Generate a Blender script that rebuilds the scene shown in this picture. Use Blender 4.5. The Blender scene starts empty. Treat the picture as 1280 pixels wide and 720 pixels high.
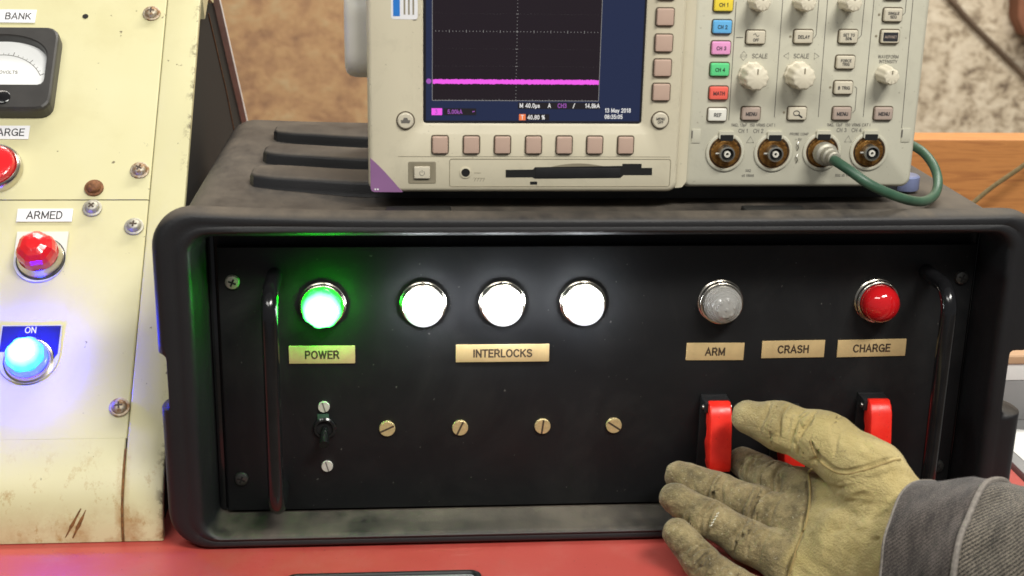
import bpy, bmesh, math, random
import numpy as np
from mathutils import Vector, Matrix, noise as mnoise

random.seed(7)
S = 0.001                                   # everything below is written in millimetres
C = bpy.context.scene.collection
scn = bpy.context.scene
R = math.radians

# ------------------------------------------------------------------ camera
cam = bpy.data.cameras.new('camera')
cam.sensor_width = 36.0
cam.lens = 36.0 * 1687.7 / 1280.0
cam.clip_start = 0.02
cam.clip_end = 200
cam.dof.use_dof = True
cam.dof.focus_distance = 0.93
cam.dof.aperture_fstop = 12.0
co = bpy.data.objects.new('camera', cam)
C.objects.link(co)
pi_, ya, ro = 0.3080, 0.0876, 0.01987       # pitch down, yaw right, roll
fw = Vector((math.sin(ya) * math.cos(pi_), math.cos(ya) * math.cos(pi_), -math.sin(pi_)))
rt = Vector((math.cos(ya), -math.sin(ya), 0))
up = rt.cross(fw)
r2 = rt * math.cos(ro) + up * math.sin(ro)
u2 = -rt * math.sin(ro) + up * math.cos(ro)
co.matrix_world = Matrix(((r2.x, u2.x, -fw.x, -0.1300), (r2.y, u2.y, -fw.y, -0.8066),
                          (r2.z, u2.z, -fw.z, 0.3191), (0, 0, 0, 1)))
scn.camera = co

# ------------------------------------------------------------------ world, lamps, exposure
w = bpy.data.worlds.new('World')
scn.world = w
w.use_nodes = True
w.node_tree.nodes['Background'].inputs[0].default_value = (0.93, 0.95, 1.0, 1)
w.node_tree.nodes['Background'].inputs[1].default_value = 0.15


def area(name, loc, target, sx, sy, power, col):
    l = bpy.data.lights.new(name, 'AREA')
    l.shape = 'RECTANGLE'
    l.size, l.size_y = sx, sy
    l.energy = power
    l.color = col
    o = bpy.data.objects.new(name, l)
    C.objects.link(o)
    o.location = loc
    o.rotation_euler = (Vector(target) - Vector(loc)).to_track_quat('-Z', 'Y').to_euler()
    return o


area('ceiling_lamp', (0.60, -1.25, 1.65), (0, 0, 0.05), 0.9, 0.28, 42, (1.0, 0.97, 0.90))
area('ceiling_lamp', (-0.85, -1.35, 1.55), (-0.1, 0, 0.05), 1.2, 0.3, 15, (1.0, 0.98, 0.92))
area('ceiling_lamp', (0.1, 1.0, 2.2), (0.0, 0.3, 0), 1.4, 0.3, 20, (1.0, 0.96, 0.90))
area('ceiling_lamp', (1.2, 1.1, 2.3), (1.2, 2.6, 0.0), 1.4, 0.4, 84, (1.0, 0.95, 0.85))
area('ceiling_lamp', (-0.9, 1.1, 2.3), (-0.7, 2.6, 0.0), 1.2, 0.4, 26, (1.0, 0.92, 0.82))

scn.view_settings.view_transform = 'Standard'
scn.view_settings.look = 'None'
scn.view_settings.exposure = 0.0
scn.view_settings.gamma = 1.0
scn.render.engine = 'CYCLES'
scn.cycles.use_denoising = True
scn.cycles.max_bounces = 8
scn.cycles.filter_width = 1.6
scn.cycles.sample_clamp_indirect = 6.0

# ------------------------------------------------------------------ materials


def srgb(r, g, b):
    def f(c):
        c /= 255.0
        return c / 12.92 if c <= 0.04045 else ((c + 0.055) / 1.055) ** 2.4
    return (f(r), f(g), f(b), 1)


class NT:
    """small node helper"""

    def __init__(s, name):
        s.m = bpy.data.materials.new(name)
        s.m.use_nodes = True
        s.t = s.m.node_tree
        s.n = s.t.nodes
        s.p = s.n['Principled BSDF']
        s.tc = s.n.new('ShaderNodeTexCoord')

    def l(s, a, b):
        s.t.links.new(a, b)

    def map(s, scale=(1, 1, 1), rot=(0, 0, 0), src='Object'):
        m = s.n.new('ShaderNodeMapping')
        m.inputs['Scale'].default_value = scale
        m.inputs['Rotation'].default_value = rot
        s.l(s.tc.outputs[src], m.inputs[0])
        return m.outputs[0]

    def noise(s, scale, detail=3, rough=0.55, vec=None, dist=0.0):
        q = s.n.new('ShaderNodeTexNoise')
        q.inputs['Scale'].default_value = scale
        q.inputs['Detail'].default_value = detail
        q.inputs['Roughness'].default_value = rough
        q.inputs['Distortion'].default_value = dist
        s.l(vec if vec is not None else s.tc.outputs['Object'], q.inputs['Vector'])
        return q.outputs['Fac']

    def ramp(s, fac, stops):
        q = s.n.new('ShaderNodeValToRGB')
        e = q.color_ramp.elements
        while len(e) < len(stops):
            e.new(0.5)
        for el, (pos, col) in zip(e, stops):
            el.position = pos
            el.color = col if len(col) == 4 else (*col, 1)
        s.l(fac, q.inputs[0])
        return q.outputs[0]

    def step(s, fac, a, b):
        q = s.n.new('ShaderNodeMapRange')
        q.inputs['From Min'].default_value = a
        q.inputs['From Max'].default_value = b
        s.l(fac, q.inputs['Value'])
        return q.outputs[0]

    def math(s, op, a, b=None):
        q = s.n.new('ShaderNodeMath')
        q.operation = op
        for i, v in enumerate((a, b)):
            if v is None:
                continue
            if isinstance(v, (int, float)):
                q.inputs[i].default_value = v
            else:
                s.l(v, q.inputs[i])
        return q.outputs[0]

    def mix(s, fac, a, b):
        q = s.n.new('ShaderNodeMix')
        q.data_type = 'RGBA'
        for i, v in ((0, fac), (6, a), (7, b)):
            if isinstance(v, (int, float)):
                q.inputs[i].default_value = v
            elif isinstance(v, tuple):
                q.inputs[i].default_value = v
            else:
                s.l(v, q.inputs[i])
        return q.outputs[2]

    def set(s, **k):
        for a, v in k.items():
            i = s.p.inputs[a.replace('_', ' ')]
            if hasattr(v, 'links') or hasattr(v, 'is_linked'):
                s.l(v, i)
            else:
                i.default_value = v
        return s

    def bump(s, h, strength=0.2, dist=0.001):
        q = s.n.new('ShaderNodeBump')
        q.inputs['Strength'].default_value = strength
        q.inputs['Distance'].default_value = dist
        s.l(h, q.inputs['Height'])
        s.l(q.outputs[0], s.p.inputs['Normal'])
        return s

    def normal_z(s):
        g = s.n.new('ShaderNodeNewGeometry')
        x = s.n.new('ShaderNodeSeparateXYZ')
        s.l(g.outputs['Normal'], x.inputs[0])
        return x.outputs[2]


def plain(name, col, rough=0.5, metal=0.0, var=0.08, nscale=60, bump=0.0, bscale=900, **k):
    t = NT(name)
    n = t.noise(nscale, 3)
    d = tuple(c * (1 - var) for c in col[:3]) + (1,)
    b = tuple(min(1, c * (1 + var)) for c in col[:3]) + (1,)
    t.set(Base_Color=t.mix(t.step(n, 0.3, 0.7), d, b), Roughness=rough, Metallic=metal)
    if bump:
        t.bump(t.noise(bscale, 2), bump, 0.0004)
    t.set(**k)
    return t.m


def emit(name, col, strength, base=(0.02, 0.02, 0.02, 1), rough=0.3):
    t = NT(name)
    t.set(Base_Color=base, Roughness=rough, Emission_Color=col, Emission_Strength=strength)
    return t.m


M = {}
# --- dusty black rack case plastic
t = NT('case_plastic')
dust = t.noise(9, 5, 0.65, dist=0.4)
fine = t.noise(60, 4, 0.7, vec=t.map((1, 0.35, 1)))
dmask = t.math('MULTIPLY', t.step(t.normal_z(), 0.45, 0.95), t.step(t.math('ADD', dust, t.math('MULTIPLY', fine, 0.6)), 0.55, 0.98))
scuff = t.step(t.noise(35, 6, 0.7), 0.62, 0.75)
base = t.mix(t.step(dust, 0.3, 0.7), (0.0065, 0.0065, 0.0080, 1), (0.0115, 0.0115, 0.0130, 1))
base = t.mix(t.math('MULTIPLY', scuff, 0.12), base, (0.12, 0.115, 0.11, 1))
t.set(Base_Color=t.mix(t.math('MULTIPLY', dmask, 0.62), base, (0.20, 0.165, 0.125, 1)),
      Roughness=t.step(t.math('ADD', dmask, t.math('MULTIPLY', fine, 0.3)), -1.2, 1.4))
t.bump(t.noise(700, 2), 0.18, 0.0006)
M['case'] = t.m
# --- satin black panel paint with faint dust and scratches
t = NT('panel_paint')
n1 = t.noise(14, 5, 0.6)
sp = t.step(t.noise(330, 2, 0.5), 0.73, 0.75)
col = t.mix(t.step(n1, 0.35, 0.7), (0.0058, 0.0062, 0.0072, 1), (0.0085, 0.0090, 0.0100, 1))
film = t.math('MULTIPLY', t.step(t.noise(9, 6, 0.75, dist=0.8), 0.50, 0.74), 0.055)
col = t.mix(film, col, (0.17, 0.165, 0.15, 1))
t.set(Base_Color=t.mix(t.math('MULTIPLY', sp, 0.55), col, (0.16, 0.155, 0.14, 1)),
      Roughness=t.step(t.noise(22, 4, 0.6), -0.7, 1.6), Specular_IOR_Level=0.36)
t.bump(t.noise(1500, 2), 0.06, 0.0004)
M['panel'] = t.m
M['black_gloss'] = plain('black_gloss_enamel', (0.009, 0.009, 0.010, 1), 0.16, 0, 0.2, 80, 0.03)
M['black_satin'] = plain('black_satin', (0.013, 0.013, 0.014, 1), 0.45, 0, 0.25, 90, 0.08)
M['black_hole'] = plain('black_cavity', (0.004, 0.004, 0.004, 1), 0.8)
M['chrome'] = plain('nickel_plate', (0.62, 0.58, 0.50, 1), 0.24, 1.0, 0.1, 200)
M['zinc'] = plain('zinc_white_screw', (0.66, 0.64, 0.57, 1), 0.42, 0.25, 0.12, 400, 0.05)
M['steel'] = plain('zinc_screw', (0.52, 0.51, 0.47, 1), 0.38, 1.0, 0.15, 400, 0.05)
M['dull_steel'] = plain('dull_screw', (0.42, 0.40, 0.33, 1), 0.5, 0.55, 0.2, 400, 0.1)
t = NT('half_rusted_screw')
t.set(Base_Color=t.mix(t.step(t.noise(260, 4, 0.7), 0.38, 0.6), (0.50, 0.46, 0.36, 1), (0.26, 0.14, 0.06, 1)), Roughness=0.5, Metallic=0.45)
t.bump(t.noise(700, 3), 0.2, 0.0004)
M['half_rust'] = t.m
M['rust'] = plain('rusty_screw', (0.20, 0.085, 0.035, 1), 0.75, 0.2, 0.45, 500, 0.4)
M['brass'] = plain('brass_screw', (0.74, 0.58, 0.29, 1), 0.40, 0.55, 0.12, 500, 0.06)
M['dark_screw'] = plain('dark_screw', (0.10, 0.10, 0.095, 1), 0.35, 0.8, 0.2, 300)
t = NT('red_switch_cover')
c = t.mix(t.step(t.noise(120, 5, 0.7), 0.35, 0.7), srgb(232, 36, 26), srgb(244, 52, 36))
c = t.mix(t.math('MULTIPLY', t.step(t.noise(260, 4, 0.7), 0.62, 0.72), 0.35), c, (0.25, 0.02, 0.015, 1))
t.set(Base_Color=c, Roughness=t.step(t.noise(160, 4, 0.7), -0.1, 1.5))
t.bump(t.noise(900, 3), 0.10, 0.0004)
M['red_guard'] = t.m
M['tan_label'] = plain('engraved_tan_label', srgb(194, 168, 120), 0.7, 0, 0.07, 120, 0.06)
M['label_ink'] = plain('label_ink', (0.055, 0.035, 0.02, 1), 0.6)
M['white_label'] = plain('white_label_tape', (0.80, 0.80, 0.82, 1), 0.45, 0, 0.03, 90)
M['ink'] = plain('black_ink', (0.025, 0.025, 0.03, 1), 0.5)
M['ink_grey'] = plain('grey_ink', (0.14, 0.13, 0.115, 1), 0.6)


def lit(name, core, mid, rim, r_, base):
    """lit lens: emission set by the distance from the lamp's own axis"""
    t = NT(name)
    x = t.n.new('ShaderNodeSeparateXYZ')
    t.l(t.tc.outputs['Object'], x.inputs[0])
    rr_ = t.math('SQRT', t.math('ADD', t.math('MULTIPLY', x.outputs[0], x.outputs[0]), t.math('MULTIPLY', x.outputs[2], x.outputs[2])))
    q = t.n.new('ShaderNodeMapRange')
    q.inputs['From Max'].default_value = r_ * S
    t.l(rr_, q.inputs['Value'])
    mx = max(core)
    nc = [tuple(c / mx for c in col) for col in (core, mid, rim)]
    c = t.ramp(q.outputs[0], [(0.0, nc[0]), (0.40, nc[0]), (0.82, nc[1]), (1.0, nc[2])])
    t.set(Base_Color=base, Roughness=0.15, Emission_Color=c, Emission_Strength=mx)
    return t.m


M['lens_green'] = lit('lit_green_lens', (3.0, 14, 4.0), (0.9, 9, 1.6), (0.06, 2.4, 0.22), 12.0, (0.05, 0.5, 0.1, 1))
M['lens_green_rim'] = emit('green_halo_ring', (0.0005, 1.0, 0.0012, 1), 85.0, (0.02, 0.4, 0.05, 1), 0.2)
M['lens_white'] = lit('lit_white_lens', (9, 9.2, 9.4), (1.25, 1.3, 1.36), (0.42, 0.45, 0.50), 12.0, (0.8, 0.8, 0.8, 1))
M['lens_white_rim'] = emit('white_halo_ring', (0.90, 0.95, 1.0, 1), 95.0, (0.8, 0.8, 0.8, 1), 0.2)
M['lens_blue'] = lit('lit_blue_lens', (1.7, 4.6, 8.0), (0.16, 1.7, 6.0), (0.008, 0.35, 2.4), 13.0, (0.05, 0.2, 0.6, 1))
M['lens_blue_rim'] = emit('blue_halo_ring', (0.0008, 0.0012, 1.0, 1), 250.0, (0.05, 0.1, 0.6, 1), 0.2)
t = NT('clear_lens')
t.set(Base_Color=(0.62, 0.61, 0.58, 1), Roughness=0.12, Transmission_Weight=0.5, IOR=1.45, Coat_Weight=0.5)
M['lens_clear'] = t.m
t = NT('red_lens')
t.set(Base_Color=(0.66, 0.012, 0.016, 1), Roughness=0.10, Transmission_Weight=0.12, IOR=1.5, Coat_Weight=0.6)
M['lens_red'] = t.m
t = NT('red_dome')
t.set(Base_Color=(0.72, 0.015, 0.02, 1), Roughness=0.2, Coat_Weight=0.5, Emission_Color=(1, 0.02, 0.02, 1), Emission_Strength=0.0)
t.bump(t.noise(900, 1), 0.25, 0.0006)
M['dome_red'] = t.m
# --- cream enamel, chipped, with rust specks
t = NT('cream_enamel')
n = t.noise(7, 4, 0.6)
spk = t.step(t.noise(95, 4, 0.65), 0.695, 0.72)
lowr = t.n.new('ShaderNodeSeparateXYZ')
t.l(t.tc.outputs['Object'], lowr.inputs[0])
low = t.step(lowr.outputs[2], 0.058, 0.03)                   # towards the worn front lip
rst = t.math('MULTIPLY', t.step(t.noise(75, 6, 0.78, vec=t.map((1, 0.7, 0.7))), 0.55, 0.68), low)
grime = t.step(t.noise(16, 5, 0.7), 0.5, 0.9)
c = t.mix(t.step(n, 0.3, 0.7), srgb(203, 197, 153), srgb(210, 205, 166))
c = t.mix(t.math('MULTIPLY', grime, 0.28), c, srgb(168, 152, 100))
c = t.mix(t.math('MULTIPLY', spk, 0.85), c, (0.10, 0.075, 0.045, 1))
c = t.mix(t.math('MULTIPLY', rst, 0.8), c, (0.36, 0.20, 0.045, 1))
edge = t.math('MULTIPLY', t.step(lowr.outputs[0], -0.0055, -0.001), t.step(t.noise(75, 5, 0.75), 0.52, 0.62))
toe = t.math('MULTIPLY', t.step(lowr.outputs[2], 0.026, 0.002), t.step(t.noise(38, 5, 0.7), 0.42, 0.62))
toe = t.math('MULTIPLY', toe, t.step(lowr.outputs[0], -0.15, -0.008))
halo = t.math('MULTIPLY', t.math('MULTIPLY', t.step(t.math('ABSOLUTE', t.math('ADD', lowr.outputs[0], 0.0252)), 0.005, 0.0005), low), t.step(t.noise(55, 5, 0.75), 0.36, 0.62))
c = t.mix(t.math('MULTIPLY', halo, 0.8), c, (0.33, 0.15, 0.03, 1))
c = t.mix(t.math('MULTIPLY', toe, 0.95), c, (0.33, 0.14, 0.025, 1))
c = t.mix(t.math('MULTIPLY', edge, 0.8), c, (0.085, 0.06, 0.035, 1))
t.set(Base_Color=c, Roughness=0.38, Coat_Weight=0.15, Coat_Roughness=0.3)
t.bump(t.noise(300, 3), 0.05, 0.0005)
M['cream'] = t.m
M['seam_rust'] = plain('rusty_seam', (0.17, 0.075, 0.02, 1), 0.8, 0, 0.5, 300, 0.3)
M['meter_black'] = plain('meter_bakelite', (0.038, 0.036, 0.034, 1), 0.42, 0, 0.15, 60, 0.04)
M['meter_face'] = plain('meter_dial_white', (0.82, 0.83, 0.82, 1), 0.5, 0, 0.03)
M['plate_metal'] = plain('lamp_plate_aluminium', (0.70, 0.70, 0.68, 1), 0.35, 0.6, 0.08)
M['plate_white'] = plain('lamp_plate_white', (0.72, 0.71, 0.66, 1), 0.4, 0.1, 0.06)
M['plate_blue'] = plain('lamp_plate_blue', (0.004, 0.006, 0.06, 1), 0.35)
M['white_paint'] = plain('white_paint', (0.8, 0.8, 0.8, 1), 0.5)
# --- oscilloscope


def grimy(name, col):
    t = NT(name)
    c = t.mix(t.step(t.noise(25, 4), 0.3, 0.7), tuple(q * 0.97 for q in col[:3]) + (1,), col)
    c = t.mix(t.math('MULTIPLY', t.step(t.noise(34, 6, 0.75, dist=0.6), 0.52, 0.78), 0.30), c, tuple(q * 0.55 for q in col[:3]) + (1,))
    c = t.mix(t.math('MULTIPLY', t.step(t.noise(420, 3, 0.6), 0.69, 0.73), 0.5), c, (0.20, 0.17, 0.12, 1))
    t.set(Base_Color=c, Roughness=t.step(t.noise(40, 4), -0.4, 1.6))
    t.bump(t.noise(2200, 2), 0.05, 0.0004)
    return t.m


M['scope_beige'] = grimy('scope_beige_plastic', srgb(208, 200, 176))
M['scope_grey'] = grimy('scope_grey_plastic', srgb(198, 195, 177))
M['scope_white'] = plain('scope_white_plastic', srgb(214, 211, 200), 0.45, 0, 0.03, 30)
M['key_pink'] = plain('softkey_pinkish', srgb(190, 163, 147), 0.5, 0, 0.03)
M['key_beige'] = plain('key_beige', srgb(206, 198, 178), 0.45, 0, 0.03)
M['key_mauve'] = plain('key_mauve', srgb(176, 158, 146), 0.45, 0, 0.03)
M['key_white'] = plain('key_white', srgb(232, 230, 220), 0.45, 0, 0.03)
M['key_yellow'] = plain('key_yellow', srgb(240, 214, 70), 0.42, 0, 0.03)
M['key_blue'] = plain('key_blue', srgb(104, 180, 232), 0.42, 0, 0.03)
M['key_rose'] = plain('key_rose', srgb(236, 160, 208), 0.42, 0, 0.03)
M['key_green'] = plain('key_green', srgb(98, 212, 138), 0.42, 0, 0.03)
M['key_red'] = plain('key_red', srgb(240, 106, 92), 0.42, 0, 0.03)
M['gap'] = plain('key_gap', srgb(92, 82, 66), 0.7)
M['groove'] = plain('panel_groove', srgb(138, 130, 110), 0.6)
M['purple'] = plain('purple_corner', srgb(142, 102, 146), 0.45, 0, 0.05, 50)
M['knob'] = plain('knob_ivory', srgb(222, 214, 192), 0.42, 0, 0.03)
t = NT('contact_ring_bronze')
n = t.noise(300, 3, 0.6)
t.set(Base_Color=t.mix(t.step(n, 0.35, 0.65), (0.20, 0.085, 0.02, 1), (0.42, 0.22, 0.06, 1)), Roughness=0.38, Metallic=0.75)
M['bronze'] = t.m
M['screen_frame'] = plain('screen_surround', (0.015, 0.014, 0.018, 1), 0.3)
M['crt_blue'] = emit('display_blue', (0.022, 0.046, 0.155, 1), 0.34, (0.01, 0.01, 0.015, 1), 0.3)
M['crt_dark'] = emit('display_black', (0.045, 0.024, 0.036, 1), 0.22, (0.006, 0.005, 0.007, 1), 0.3)
M['crt_box'] = emit('display_text_field', (0.035, 0.025, 0.035, 1), 0.25, (0.01, 0.01, 0.01, 1), 0.3)
M['crt_grid'] = emit('display_grid', (0.62, 0.60, 0.58, 1), 0.42)
M['crt_white'] = emit('display_text', (0.95, 0.93, 0.90, 1), 0.85)
M['crt_mag'] = emit('display_magenta', (0.93, 0.10, 0.86, 1), 0.95)
M['crt_purple'] = emit('display_purple', (0.42, 0.10, 0.55, 1), 0.8)
M['crt_orange'] = emit('display_orange', (0.95, 0.22, 0.06, 1), 0.9)
M['sticker_blue'] = plain('sticker_blue', srgb(40, 120, 205), 0.5)
t = NT('green_cable_jacket')
t.set(Base_Color=t.mix(t.step(t.noise(90, 4), 0.35, 0.7), (0.030, 0.085, 0.050, 1), (0.055, 0.125, 0.078, 1)), Roughness=0.42)
t.bump(t.noise(400, 2), 0.08, 0.0005)
M['cable'] = t.m
M['blue_rubber'] = plain('blue_grey_rubber', srgb(128, 138, 178), 0.4, 0, 0.2, 60)
# --- red tool chest paint
t = NT('red_chest_paint')
n = t.noise(11, 5, 0.65)
c = t.mix(t.step(n, 0.3, 0.75), (0.43, 0.058, 0.046, 1), (0.50, 0.085, 0.068, 1))
c = t.mix(t.math('MULTIPLY', t.step(t.noise(40, 5, 0.7), 0.6, 0.75), 0.3), c, (0.26, 0.05, 0.04, 1))
scr = t.step(t.noise(90, 3, 0.6, vec=t.map((0.15, 2.5, 1), (0, 0, 0.5))), 0.68, 0.72)
c = t.mix(t.math('MULTIPLY', scr, 0.30), c, (0.60, 0.30, 0.24, 1))
c = t.mix(t.math('MULTIPLY', t.step(t.noise(380, 2, 0.5), 0.70, 0.74), 0.6), c, (0.12, 0.03, 0.025, 1))
c = t.mix(t.math('MULTIPLY', t.step(t.noise(20, 5, 0.7), 0.5, 0.75), 0.22), c, (0.55, 0.25, 0.20, 1))
t.set(Base_Color=c, Roughness=t.step(n, -0.4, 1.6), Coat_Weight=0.1)
t.bump(t.noise(500, 2), 0.05, 0.0005)
M['red_chest'] = t.m
# --- wood
t = NT('pine_board')
g = t.noise(14, 6, 0.62, vec=t.map((0.7, 8, 9)), dist=0.8)
kn = t.step(t.noise(7, 2, 0.4), 0.66, 0.72)
c = t.ramp(g, [(0.3, (0.38, 0.145, 0.035)), (0.5, (0.52, 0.22, 0.06)), (0.72, (0.30, 0.105, 0.028))])
c = t.mix(t.math('MULTIPLY', kn, 0.5), c, (0.16, 0.06, 0.02, 1))
t.set(Base_Color=c, Roughness=0.5)
M['wood'] = t.m
# --- rough stained wall: brown on the left, pale and pitted on the right
t = NT('stained_rough_wall')
x = t.n.new('ShaderNodeSeparateXYZ')
t.l(t.tc.outputs['Object'], x.inputs[0])
v = t.map((1, 1, 1.25))
n1 = t.noise(9, 6, 0.68, vec=v, dist=0.3)
n2 = t.noise(30, 5, 0.72, vec=v, dist=0.5)
n3 = t.noise(3, 3, 0.5, vec=v)
side = t.step(t.math('ADD', x.outputs[0], t.math('MULTIPLY', n3, 0.5)), 0.55, 1.05)
left = t.ramp(t.math('ADD', t.math('MULTIPLY', n1, 0.72), t.math('MULTIPLY', n2, 0.28)),
              [(0.36, (0.25, 0.145, 0.085)), (0.45, (0.38, 0.225, 0.12)), (0.53, (0.47, 0.295, 0.15)), (0.64, (0.49, 0.37, 0.21))])
right = t.ramp(t.math('ADD', t.math('MULTIPLY', n1, 0.42), t.math('MULTIPLY', n2, 0.58)),
               [(0.39, (0.16, 0.12, 0.085)), (0.45, (0.38, 0.31, 0.22)), (0.50, (0.58, 0.50, 0.375)), (0.60, (0.72, 0.645, 0.51))])
t.set(Base_Color=t.mix(side, left, right), Roughness=0.85)
t.bump(t.math('ADD', n1, n2), 0.3, 0.010)
M['wall'] = t.m
M['floor'] = plain('dusty_concrete', (0.24, 0.19, 0.14, 1), 0.85, 0, 0.25, 6, 0.2, 60)
M['crack'] = plain('floor_joint', (0.13, 0.09, 0.06, 1), 0.9, 0, 0.3, 5)
M['brown_boot'] = plain('brown_cardboard', (0.22, 0.09, 0.05, 1), 0.8, 0, 0.2, 10)
M['cord'] = plain('olive_cord', (0.15, 0.11, 0.045, 1), 0.8, 0, 0.25, 300, 0.3)
M['grey_box'] = plain('grey_sheet_metal', (0.26, 0.26, 0.26, 1), 0.5, 0.1, 0.1, 20)
M['white_box'] = plain('white_sheet_metal', (0.72, 0.72, 0.70, 1), 0.5, 0, 0.05, 20)
M['tan_lid'] = plain('tan_lid', (0.48, 0.30, 0.17, 1), 0.6, 0, 0.1, 20)
M['pink_board'] = plain('pinkish_board', (0.36, 0.235, 0.20, 1), 0.6, 0, 0.1, 20)
# --- glove leather: stains follow the point attribute "soil"
t = NT('glove_leather')
at = t.n.new('ShaderNodeAttribute')
at.attribute_name = 'soil'
n = t.noise(70, 5, 0.65)
n2 = t.noise(230, 4, 0.7)
n3 = t.noise(28, 4, 0.6)
cream = t.mix(t.step(n, 0.3, 0.7), (0.45, 0.35, 0.135, 1), (0.59, 0.48, 0.215, 1))
khaki = t.ramp(t.math('ADD', t.math('MULTIPLY', n, 0.6), t.math('MULTIPLY', n2, 0.4)),
               [(0.36, (0.115, 0.088, 0.042)), (0.5, (0.245, 0.19, 0.092)), (0.66, (0.41, 0.325, 0.165))])
soil = t.step(t.math('ADD', at.outputs['Fac'], t.math('MULTIPLY', t.math('SUBTRACT', n3, 0.46), 1.15)), 0.02, 0.98)
c = t.mix(soil, cream, khaki)
c = t.mix(t.math('MULTIPLY', t.step(n2, 0.62, 0.72), 0.55), c, (0.10, 0.075, 0.035, 1))
c = t.mix(t.math('MULTIPLY', t.math('MULTIPLY', t.step(t.noise(480, 3, 0.6), 0.62, 0.70), soil), 0.6), c, (0.52, 0.47, 0.33, 1))
t.set(Base_Color=c, Roughness=0.72, Sheen_Weight=0.15, Specular_IOR_Level=0.3)
hb = t.math('ADD', t.math('MULTIPLY', n2, 0.5), t.noise(900, 3, 0.6))
t.bump(t.math('ADD', hb, t.math('MULTIPLY', t.noise(120, 4, 0.6, vec=t.map((1, 0.5, 2.2), (0.3, 0.5, 0.2))), 1.2)), 0.8, 0.0014)
M['leather'] = t.m
M['seam'] = plain('leather_seam_edge', (0.30, 0.22, 0.085, 1), 0.8, 0, 0.2, 300, 0.3)
M['thread'] = plain('white_thread', (0.75, 0.72, 0.6, 1), 0.7)


def denim(name, c1, c2, sc, twill, big_dark, lo=0.32, hi=0.72):
    t = NT(name)
    wv = t.n.new('ShaderNodeTexWave')
    wv.wave_type = 'BANDS'
    wv.bands_direction = 'DIAGONAL'
    wv.inputs['Scale'].default_value = sc
    wv.inputs['Distortion'].default_value = 5.0
    wv.inputs['Detail'].default_value = 3
    wv.inputs['Detail Scale'].default_value = 6
    t.l(t.map((1, 1, 1), src='UV'), wv.inputs['Vector'])
    yarn = t.noise(90, 4, 0.75, vec=t.map((1, 3.0, 1), (0, 0, 0.5), src='UV'))
    big = t.noise(7, 6, 0.75, vec=t.map((0.45, 1.6, 1), (0, 0, 0.25), src='UV'))
    f = t.math('ADD', t.math('MULTIPLY', wv.outputs['Fac'], twill), t.math('MULTIPLY', yarn, 1 - twill))
    c = t.mix(t.step(f, lo, hi), c1, c2)
    c = t.mix(t.math('MULTIPLY', t.step(big, 0.40, 0.66), big_dark), c, tuple(q * 0.7 for q in c1[:3]) + (1,))
    t.set(Base_Color=c, Roughness=0.9, Sheen_Weight=0.2, Specular_IOR_Level=0.2)
    t.bump(f, 0.7, 0.0010)
    return t.m


M['denim'] = denim('black_denim', (0.017, 0.015, 0.013, 1), (0.25, 0.215, 0.17, 1), 22, 0.34, 0.6, 0.40, 0.66)
M['denim_cuff'] = denim('worn_black_cuff', (0.024, 0.020, 0.019, 1), (0.155, 0.13, 0.115, 1), 26, 0.12, 1.0, 0.42, 0.60)
M['piping'] = plain('cuff_piping', (0.19, 0.17, 0.15, 1), 0.85, 0, 0.3, 500, 0.4)

# ------------------------------------------------------------------ mesh helpers (mm)
WL = {}                                      # world position (mm) of each object that has children


def mesh_from(verts, faces, smooth=True, name='m', angle=35):
    me = bpy.data.meshes.new(name)
    me.from_pydata([(a * S, b * S, c * S) for a, b, c in verts], [], faces)
    bm = bmesh.new()
    bm.from_mesh(me)
    bmesh.ops.recalc_face_normals(bm, faces=bm.faces)
    if smooth:
        for f in bm.faces:
            f.smooth = True
        lim = R(angle)
        for e in bm.edges:
            if len(e.link_faces) == 2 and e.calc_face_angle(0) > lim:
                e.smooth = False
    bm.to_mesh(me)
    bm.free()
    return me


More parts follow.
